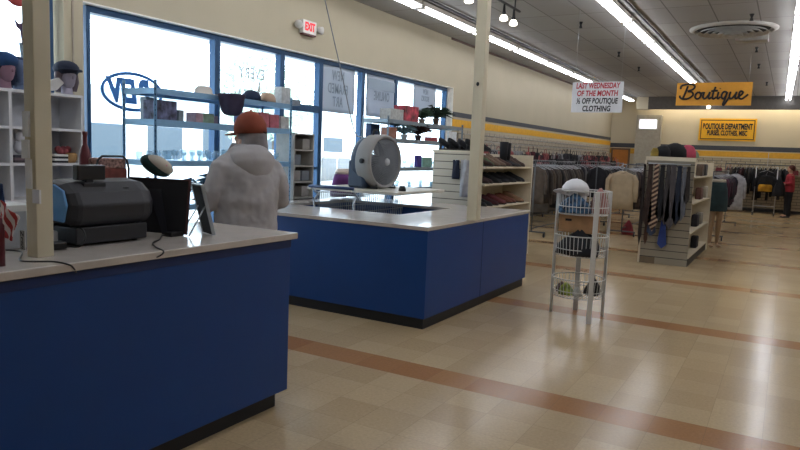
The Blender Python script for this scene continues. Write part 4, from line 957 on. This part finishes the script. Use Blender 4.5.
clump('dark_clothes',(bcx-.0,bcy-.04,.64),.2,.24,'202228','dark clothes heaped in the middle wire basket',seed=5)
clump('black_bundle',(bcx+.13,bcy+.06,.23),.075,.17,'1a1b1e','black bundle at the right of the bottom wire basket',seed=6)
clump('lime_cloth',(bcx-.09,bcy-.09,.23),.07,.11,mat('8a9a3a',.8,0,.7,20),'lime and white patterned cloth in the bottom wire basket',seed=7)
clump('white_shoes',(bcx+.02,bcy-.1,.23),.045,.08,'b8b8b0','white patterned cloth beside the lime one in the bottom basket',seed=8)
clump('red_cloth',(bcx-.17,bcy+.03,.23),.055,.09,'4a2a2c','dark red cloth at the left of the bottom wire basket',seed=9)
cb_=emp('cardboard_box',(bcx-.04,bcy+.64,0),label='brown cardboard box with a hand hole behind the basket stand',cat='box')
for nm in (0,):
    m=M(); m.box((-.2,-.13,.0),(.2,.13,.23)); m.build('carton',CARD,cb_,bev=.004)
    M().box((-.13,-.133,.15),(-.06,-.13,.18)).build('hand_hole',BLACKM,cb_)
cb_.location=(-1.77,6.66,.85)
cb_.scale=(.9,.7,.75)
cp=emp('baseball_cap',(bcx-.08,bcy-.03,1.235),-2.4,'white baseball cap resting on top of the wire basket stand','hat')
capmesh(.135).build('crown',cloth('d9d9db',.03),cp); 
M().sph((0,0,.147),.01,8,6).build('button',cloth('c9c9cb',.03),cp)
cp.rotation_euler=(.25,-.15,-2.5)
# ------------------------------------------------ tie gondola
SL2=stripes('8f8878','2c2824',9.0,'Z',.6,.9)
g=emp('tie_gondola',(-1.58,10.93,0),label='slatwall gondola displaying neckties beside the aisle',cat='display shelf')
M().box((-.35,0,.0),(.345,.03,1.6)).build('slatwall_end',SL2,g)
M().box((-.36,-.02,1.6),(.355,.06,1.66)).build('top_cap',GW,g)
M().box((-.37,-.012,0),(-.345,.02,1.6)).build('edge_post',GW,g)
M().box((-.02,.03,0),(.02,2.6,1.6)).build('center_panel',GW,g)
for z in (.12,.5,.95,1.35): M().box((.02,.03,z),(.36,2.6,z+.02)).build('shelf',GW,g)
M().box((.02,2.58,0),(.37,2.61,1.6)).build('far_panel',GW,g)
M().box((-.35,.03,0),(.35,2.6,.12)).build('kick_plate',mat('3a342c',.7),g)
M().box((-.36,-.004,0.0),(-.12,.0,.1)).build('lower_panel',mat('6e604c',.8),g)  # plain brown panel low at the left, darker than the slats
m=M(); m.tube([(-.3,0,1.555),(-.3,-.1,1.555),(.28,-.1,1.555),(.28,0,1.555)],.008,8); m.build('tie_bar',CHROME,g)
def tie(px,pt,pb,c,label,w=.085,mt=None,Y=10.79):
    p=ony(px,pt,Y); q=ony(px,pb,Y); h=p.z-q.z; e=emp('necktie',(p.x,Y,p.z),0,label,'necktie')
    w=w/2
    out=[(-w*.45,0),(w*.45,0),(w*.6,-h*.25),(w*1.15,-h*.86),(0,-h),(-w*1.15,-h*.86),(-w*.6,-h*.25)]
    M().prism(out,-.008,.0,'XZ').build('front_blade',mt or cloth(c,.1),e,bev=.003)
    out=[(x*.7+.01,z*.82) for x,z in out]; M().prism(out,.004,.01,'XZ').build('back_blade',mt or cloth(c,.1),e,bev=.002)
    M().sph((0,0,.0),(w*.7,.014,.02),10,6).build('loop',mt or cloth(c,.1),e)
    return e
DG=stripes('3a2420','a8907a',17,'Z',.8,.55,(0,.6,0))
tie(651,165,228,'33241f','dark brown necktie at the left of the tie bar',.12)
tie(657,165,232,None,'brown and cream diagonal striped necktie',.13,DG)
tie(663,166,222,'17171b','black necktie right of the striped one',.11)
tie(664,215,249,'2a3f7c','long bright blue necktie reaching lowest on the slatwall',.12,Y=10.86)
tie(669,166,226,'3a3638','charcoal necktie left of the grey one',.11)
tie(674,166,230,'4a4648','wide mid grey necktie in the middle',.15)
tie(680,167,226,'1c2434','dark navy necktie right of the grey ones',.12)
tie(685,168,222,'5d6068','pale grey-blue necktie near the right of the tie bar',.10)
tie(689,168,205,'2b2624','short dark necktie at the right end of the tie bar',.08)
tie(645,165,246,'241c1a','long dark belt-like necktie hanging at the far left',.05)
tie(648,205,245,'4a3226','brown belt hanging below the left ties',.05,Y=10.86)
tie(653,208,236,'3d4a64','slate blue necktie tip hanging below the striped tie',.12,Y=10.85)
# hats on top
p=ony(665,155,11.1)
def tophat(px,c,label,r=.13,h=.17,dz=0,Y=11.15):
    q=ony(px,150,Y); return tag(M().ell([(0,0,0,r,r),(0,0,.01,r*1.05,r*1.05),(0,0,h*.5,r,r*.95),(0,0,h*.85,r*.7,r*.7),(0,0,h,.03,.03)],22).build('hat',cloth(c),loc=(q.x,Y,1.665+dz)),label,'hat')
tophat(663,'101014','black hat on top of the tie gondola left of the wider one',.12,.17)
tophat(675,'0d0d10','wide black hat on the middle of the tie gondola top',.17,.22,Y=11.3)
o=tophat(688,'b8485e','bright pink hat on top of the tie gondola',.12,.2,Y=11.5)
tophat(694,'7a8a72','pale green-grey hat right of the pink one',.08,.12,Y=11.75)
tophat(655,'8a7430','small gold trimmed hat at the left of the gondola top',.06,.13,Y=11.05)
for i,(y,z,c,l) in enumerate([(11.4,1.37,'5a4a3c','brown purse on the upper side shelf of the tie gondola'),(12.1,1.37,'3a3634','dark purse on the upper side shelf of the tie gondola'),(11.6,.97,'6a4a40','rust purse on the middle side shelf'),(12.6,.97,'b0a898','pale purse on the middle side shelf'),(11.3,.52,'26242a','black purse on the lower side shelf'),(12.0,.52,'8a8478','grey purse on the lower side shelf'),(11.5,.14,'1e1e22','black bag on the bottom side shelf')]):
    purse('handbag',(-1.31,y+1.0-(y-11.3)*.2,z),PI/2,.3,.2,.1,c,l,False)
# ------------------------------------------------ lower-half mannequin in skirt
mn=emp('half_mannequin',(-1.14,13.9,0),math.radians(-60),'lower-half mannequin in a dark teal skirt standing by the tie gondola',cat='mannequin')
SK=mat('8f7458',.5); sc_=1.0
m=M()
for s in (-1,1):
    m.tube([(0,s*.075,1.0),(0,s*.08,.8),(.02,s*.07,.56),(-.01,s*.075,.35),(0,s*.07,.12),(0,s*.07,.1)],[.10,.085,.055,.055,.035,.035],14); m.sph((.07,s*.07,.045),(.11,.036,.035),12,8); m.tube([(-.01,s*.07,.1),(-.02,s*.07,.02)],[.03,.02],8)
m.ell([(0,0,.92,.1,.14),(0,0,1.05,.115,.165),(0,0,1.18,.09,.125),(0,0,1.29,.085,.12)],20)
m.build('body',SK,mn,remesh=.015)
M().ell([(0,0,.70,.14,.2),(0,0,.71,.15,.205),(0,0,.9,.15,.2),(0,0,1.08,.135,.185),(0,0,1.24,.11,.15),(0,0,1.25,.1,.14)],28).build('skirt',cloth('22363a'),mn)
M().ell([(0,0,1.245,.105,.145),(0,0,1.30,.1,.14)],24).build('waistband',cloth('b0a898',.05),mn)
# ------------------------------------------------ garments
def shirtmesh(w,h,t,sl=.5,seed=0):
    q=random.Random(seed); m=M(); rg=[]; ph=q.uniform(0,6)
    prof=[(0,.14),(.03,.22),(.07,.40),(.13,.5),(.25,.47),(.5,.46),(.8,.48),(1,.5)]
    for v,wf in prof:
        tt=t*(.35 if v<.05 else 1); n=20
        rg.append([(w*wf*math.cos(a),tt*(.5+.16*math.sin(4*a+ph+v*3))*math.sin(a),-h*v) for a in [2*PI*j/n for j in range(n)]])
    m.rings(rg[::-1])
    for s in (-1,1): m.tube([(s*w*.42,0,-h*.10),(s*w*.53,0,-h*.25),(s*w*.55,0.01,-h*sl),(s*w*.54,0.01,-h*(sl+.18))],[t*.5,t*.62,t*.55,t*.45],8)
    return m
def hangermesh():
    m=M(); m.tube([(0,0,.085),(.02,0,.095),(.012,0,.06),(0,0,.04),(0,0,0)],.003,5); m.tube([(-.2,0,-.075),(0,0,.005),(.2,0,-.075)],.005,5); return m
GP=[]
for k,(w_,h_,t_,sl) in enumerate([(.44,.72,.07,.55),(.46,.9,.06,.5),(.42,.66,.06,.3),(.48,1.0,.08,.55)]):
    GP.append([(w_,h_,t_,sl),None])
PAL=['1c1a19','2a2522','342f2b','443c36','191b20','252a34','4a443e','141416','382a26','1f1a24','303236','544e48','2a1e1c','6a6560','3c3e38']
CNAME={}
def garment(kind,loc,rz,c,label,grp):
    pr=GP[kind]
    if pr[1] is None:
        e=emp('garment',loc,rz,label,'garment',grp); sm=shirtmesh(*pr[0],seed=kind).build('cloth',cloth(c),e,loc=(0,0,-.02)); hangermesh().build('hanger',CHROME,e); pr[1]=e
    else: e=dup(pr[1],loc,rz,label,grp)
    u=[x for x in e.children if x.name.startswith('cloth')][0]; u.material_slots[0].link='OBJECT'; u.material_slots[0].material=cloth(c)
    return e
def crack(x,y0,y1,z,n,pal,kinds,label,where,axis='Y',glabel=None,cast=True):
    n=int(n*.72); L=y1-y0; cx=x if axis=='Y' else (y0+y1)/2; cy=(y0+y1)/2 if axis=='Y' else x
    CHR=mat('55585c',.4,.6,0); e=emp('clothes_rack',(cx,cy,0),0 if axis=='Y' else -PI/2,label,'clothes rack'); h=L/2
    M().tube([(0,-h,z),(0,h,z)],.014,8).build('rail',CHR,e)
    for s in (-1,1):
        M().tube([(0,s*h,z),(0,s*h,.1)],.014,8).build('upright',CHR,e)
        M().tube([(-.28,s*h,.1),(.28,s*h,.1)],.014,8).build('foot',mat('4a4a4c',.5),e)
        for t in (-1,1): M().lathe([(.01,-.012),(.045,-.012),(.045,.012),(.01,.012)],12,T=Matrix.Translation((t*.26,s*h,.045))@Matrix.Rotation(PI/2,4,'Y')).build('caster',DARK,e)
    M().tube([(0,-h,.16),(0,h,.16)],.011,8).build('lower_rail',mat('4a4a4c',.5),e)
    for i in range(n):
        u=y0+.08+(L-.16)*i/(n-1)+R_.uniform(-.008,.008); c=pal[R_.randrange(len(pal))]
        loc=(x,u,z-.085) if axis=='Y' else (u,x,z-.085)
        garment(kinds[R_.randrange(len(kinds))],loc,(0 if axis=='Y' else PI/2)+R_.uniform(-.32,.32),c,glabel,where).scale=(R_.uniform(.85,1.02),1.0,R_.uniform(.8,1.08))
    return e
crack(-4.35,12.8,15.6,1.5,34,['3a332e','4a4038','564a40','2a2522','433a34','201d1c','4f4842'],[0,1],'clothes rack of brown and grey coats beyond the shoe unit','coats on the rack beyond the shoe unit',glabel='brown or grey coat on the rack right beyond the shoe unit')
crack(-5.3,13.2,17.2,1.5,30,PAL,[0,2],'clothes rack nearest the left wall beyond the shoe unit','garments on the rack nearest the left wall',glabel='dark garment on the rack nearest the left wall')
crack(-4.0,16.3,19.2,1.5,28,['1c1c20','232328','2e2a2c','3a3a40','55504a','1a1a1c'],[0,1,2],'clothes rack of black clothes behind the white cap basket stand','dark garments on the rack behind the basket stand',glabel='dark garment on the rack behind the basket stand')
crack(-2.95,14.45,18.3,1.5,40,['3a2020','4a3c36','2a1e20','6a6560','4c4642','201c1e','8a857f','2c2226','5c5652'],[0,1,2],'clothes rack behind the beige sweater','mixed garments on the rack behind the sweater',glabel='garment hanging edge-on on the rack behind the beige sweater')
e=emp('sweater',(-2.97,14.25,1.36),0,'beige sweater hanging face-on at the front end of its rack','sweater')
shirtmesh(.52,.78,.09,.62,9).build('cloth',cloth('a89478',.06),e); hangermesh().build('hanger',CHROME,e)
M().tube([(.075*math.cos(a),-.028*math.sin(a)-.0,-.012-.03*abs(math.sin(a))) for a in [2*PI*j/16 for j in range(16)]],.01,6,closed=True).build('collar',cloth('8a7860',.05),e)
tag(M().tube([(-2.95,14.45,1.5),(-2.96,14.2,1.5),(-2.97,14.14,1.46)],.012,8).build('rack_arm',CHROME),'short chrome arm holding the beige sweater','rack arm')
clump('red_bag',(-2.9,14.9,.0),.12,.3,'7a2028','dark red bag on the floor under the middle rack','bag',seed=12)
crack(-1.35,15.2,19.2,1.42,36,['1c1a20','262230','3a2430','4a2038','1c2028','2a2430','5a2a48'],[0,2],'clothes rack of dark and purple clothes along the aisle','dark garments on the rack beside the aisle',glabel='dark or purple garment on the rack beside the aisle')
garment(1,(-1.2,19.5,1.36),.1,'b8b8bc','white garment at the far end of the aisle rack','white garment')
crack(-3.9,20.5,23.6,1.5,26,PAL,[0,1],'far clothes rack near the back left of the store','garments on the far back left rack',glabel='garment on the far back left rack')
crack(-5.2,18.6,22.8,1.5,26,['3a2a2a','5a2a2c','2a2a30','6a6a6a','3a3a3c'],[0,2],'far clothes rack along the left wall','garments on the far left wall rack',glabel='garment on the far left wall rack')
crack(25.4,-1.9,.05,1.62,24,['15151a','1c1c22','2a2a30','3a1a20','101014','4a4038'],[1,3],'clothes rack of dark coats against the back wall','dark coats on the back wall rack','X',glabel='dark coat on the back wall rack')
crack(1.1,20.5,24.5,1.5,26,['15151a','1c1c22','2a2a30','2a1a20'],[0,1],'clothes rack at the right edge of the view','dark garments on the right-edge rack',glabel='dark garment on the rack at the right edge')
crack(24.9,-4.3,-2.3,1.5,22,['3a3438','4a4448','2a2a30','6a6060'],[0,2],'clothes rack against the back wall left of the tie gondola','garments on the back wall rack left of the gondola','X',glabel='garment on the back wall rack left of the tie gondola')
# chrome rolling rack with yellow garment
e=emp('rolling_rack',(-.62,24.3,0),0,'chrome rolling rack frame holding a yellow and black garment','clothes rack')
m=M(); m.tube([(-.3,0,.12),(-.3,0,1.55),(.3,0,1.55),(.3,0,.12)],.016,8); m.build('frame',CHROME,e)
M().tube([(-.3,0,.3),(.3,0,.3)],.014,8).build('lower_rail',CHROME,e)
M().tube([(0,0,1.55),(0,0,2.0)],.01,6).build('sign_pole',CHROME,e)
for s in (-1,1):
    M().tube([(s*.3,-.22,.12),(s*.3,.22,.12)],.014,8).build('foot',CHROME,e)
    for t in (-1,1): M().sph((s*.3,t*.2,.05),(.02,.05,.05),10,8).build('caster',DARK,e)
garment(2,(-.62,24.26,1.44),0,'1a1a1e','black garment on the chrome rolling rack','black garment')
e=emp('sweater',(-.62,24.1,1.3),0,'yellow and black garment facing the aisle on the rolling rack','sweater'); shirtmesh(.5,.55,.08,.5,4).build('cloth',cloth('1b1a1c'),e); M().ell([(0,-.02,-.52,.2,.05),(0,-.02,-.35,.2,.06),(0,-.02,-.3,.17,.05)],16).build('yellow_band',cloth('b8881c'),e); hangermesh().build('hanger',CHROME,e)
# shopper in red
sh=emp('person',(.04,24.2,0),math.radians(195),'person with short brown hair in a red top holding dark clothes at the far aisle','person')
m=M()
m.ell([(0,0,.78,.11,.15),(0,0,.95,.12,.17),(0,0,1.1,.1,.14),(0,0,1.25,.11,.16),(0,0,1.33,.09,.15),(0,0,1.37,.05,.06),(0,0,1.44,.045,.05)],18)
m.ell([(.02,0,1.41,.04,.04),(.015,0,1.46,.08,.065),(.005,0,1.53,.092,.075),(0,0,1.59,.08,.068),(0,0,1.62,.03,.03)],16); m.sph((.098,0,1.5),(.015,.012,.018),8,6)
for s in (-1,1):
    m.tube([(0,s*.09,.82),(.01,s*.1,.45),(-.01,s*.1,.07)],[.085,.06,.04],12); m.sph((.06,s*.1,.045),(.11,.04,.04),10,8)
    m.tube([(0,s*.16,1.3),(.02,s*.2,1.06),(.2,s*.16,1.04),(.25,s*.15,1.05)],[.045,.04,.03,.025],10); m.sph((.28,s*.15,1.05),(.04,.03,.016),8,6)
    for k in range(4): y=s*(.15+(k-1.5)*.016); m.tube([(.31,y,1.05),(.34,y,1.04),(.36,y,1.02)],[.008,.008,.006],6)
    m.tube([(.27,s*.12,1.05),(.30,s*.105,1.045)],[.01,.008],6)
m.build('body',SKIN,sh,remesh=.01)
m=M(); m.ell([(0,0,.8,.14,.19),(0,0,.95,.145,.195),(0,0,1.15,.13,.18),(0,0,1.3,.115,.18),(0,0,1.37,.07,.09)],20)
for s in (-1,1): m.tube([(0,s*.15,1.31),(.02,s*.215,1.07),(.17,s*.17,1.045)],[.065,.06,.045],10)
m.build('red_top',cloth('a02c38'),sh,remesh=.014)
m=M(); m.ell([(0,0,.74,.12,.16),(0,0,.84,.13,.175)],18)
for s in (-1,1): m.tube([(0,s*.085,.8),(.01,s*.1,.45),(-.01,s*.1,.05)],[.105,.08,.075],12)
m.build('trousers',cloth('17171b'),sh,remesh=.016)
m=M(); m.sph((-.02,0,1.55),(.105,.092,.095),14,10); m.tube([(-.05,0,1.54),(-.065,0,1.46)],[.07,.055],10); m.build('hair',cloth('5a3024'),sh)
for s in (-1,1): M().ell([(.05,s*.1,0,.13,.045),(.04,s*.1,.05,.1,.045)],12).build('shoe',DARK,sh)
clump('dark_coat',(-.24,23.95,.66),.16,.6,'141418','dark coat bundled in the arms of the person in red','coat',seed=15)
q=ony(708.5,107,25.1); e=emp('spot_lamp',q,label='small bright spot lamp under the Boutique sign on the far valance',cat='light')
M().sph((0,0,0),(.07,.05,.06),12,8).build('bulb',LB,e); M().tube([(0,.0,.05),(0,.08,.12)],.03,8).build('holder',DARK,e)
# ------------------------------------------------ slatwall on the far walls with merchandise
def slatm(name,base,axis):
    m=bpy.data.materials.new(name); m.use_nodes=True; n=m.node_tree; b=n.nodes['Principled BSDF']; L=n.links.new
    tc=n.nodes.new('ShaderNodeTexCoord'); sp=n.nodes.new('ShaderNodeSeparateXYZ'); cb2=n.nodes.new('ShaderNodeCombineXYZ'); L(tc.outputs['Object'],sp.inputs[0]); L(sp.outputs[axis],cb2.inputs[0]); L(sp.outputs['Z'],cb2.inputs[1])
    bt=n.nodes.new('ShaderNodeTexBrick'); bt.inputs['Scale'].default_value=1; bt.inputs['Brick Width'].default_value=.3; bt.inputs['Row Height'].default_value=.1; bt.inputs['Mortar Size'].default_value=.01
    bt.inputs['Color1'].default_value=lin(base); bt.inputs['Color2'].default_value=lin(base); bt.inputs['Mortar'].default_value=lin('6f665a'); L(cb2.outputs[0],bt.inputs['Vector']); L(bt.outputs['Color'],b.inputs['Base Color']); b.inputs['Roughness'].default_value=.6; return m
S('trim_7',M().box((-6,12.6,.15),(-5.96,YB-.3,2.08)),slatm('slatwall_panel','a89e8a','Y'))
S('trim_8',M().box((-4.1,YB-.04,.15),(XR,YB-.005,1.8)),slatm('slatwall_panel_back','a89d84','X'))
# merch on hooks: proto bag copies in a row
HP=[]
def hook(loc,rz,label):
    if not HP: o=M().tube([(0,0,0),(0,-.2,0),(0,-.215,.02)],.006,5).build('peg_hook',WIREW,loc=loc); HP.append(o)
    else: o=dup(HP[0],loc)
    o.rotation_euler.z=rz; tag(o,label,'hook','peg hooks on the slatwall')
for i in range(60):
    z=[2.0,1.87][i%2]; hook((-5.96,12.9+i*.2,z),PI/2,'short white peg hook high on the left slatwall')
pp_=[None]
colsb=['17171b','26262c','4a1f26','1f1f24','5a2a30','30303a','8a8a8c','202024','6b2a34','3a3036','a05a58','131317']
def mbag(loc,rz,c,label,grp,s=1):
    if pp_[0] is None: pp_[0]=purse('handbag',loc,rz,.26,.2,.1,c,label,True,grp)
    o=pp_[0] if pp_[0].location==Vector(loc) else dup(pp_[0],loc,rz,label,grp)
    o.scale=(s,s,s)
    for u in o.children: u.material_slots[0].link='OBJECT'; u.material_slots[0].material=cloth(c)
lgd=emp('wall_ledge',(0,0,0),label='long stepped ledge along the left slatwall carrying purses',cat='shelf')
M().box((-5.96,13,1.29),(-5.42,25.9,1.31)).build('lower_shelf',GW,lgd); M().box((-5.96,13,1.31),(-5.775,25.9,1.47)).build('riser',GW,lgd)
tag(M().box((-4.05,YB-.4,1.28),(4,YB-.04,1.3)).build('wall_shelf',GW),'thin cream shelf along the back wall carrying purses','shelf')
for i in range(108):
    mbag(((-5.86,-5.69,-5.53)[i%3],13.2+i*.115,(1.47,1.31,1.31)[i%3]),PI/2+R_.uniform(-.35,.35),colsb[R_.randrange(len(colsb))],'purse standing in the long row on the ledge along the left slatwall','purses along the left slatwall',R_.uniform(.85,1.25))
for i in range(22):
    mbag((-3.8+i*.33,YB-.2,1.302),R_.uniform(-.4,.4),colsb[R_.randrange(len(colsb))],'purse standing in the row on the back wall ledge','purses along the back slatwall',R_.uniform(.8,1.1))
for i in range(26):
    o=dup(HP[0],(-3.9+i*.26,YB-.04,1.66),0,'short peg hook on the back wall slatwall','peg hooks on the back slatwall')
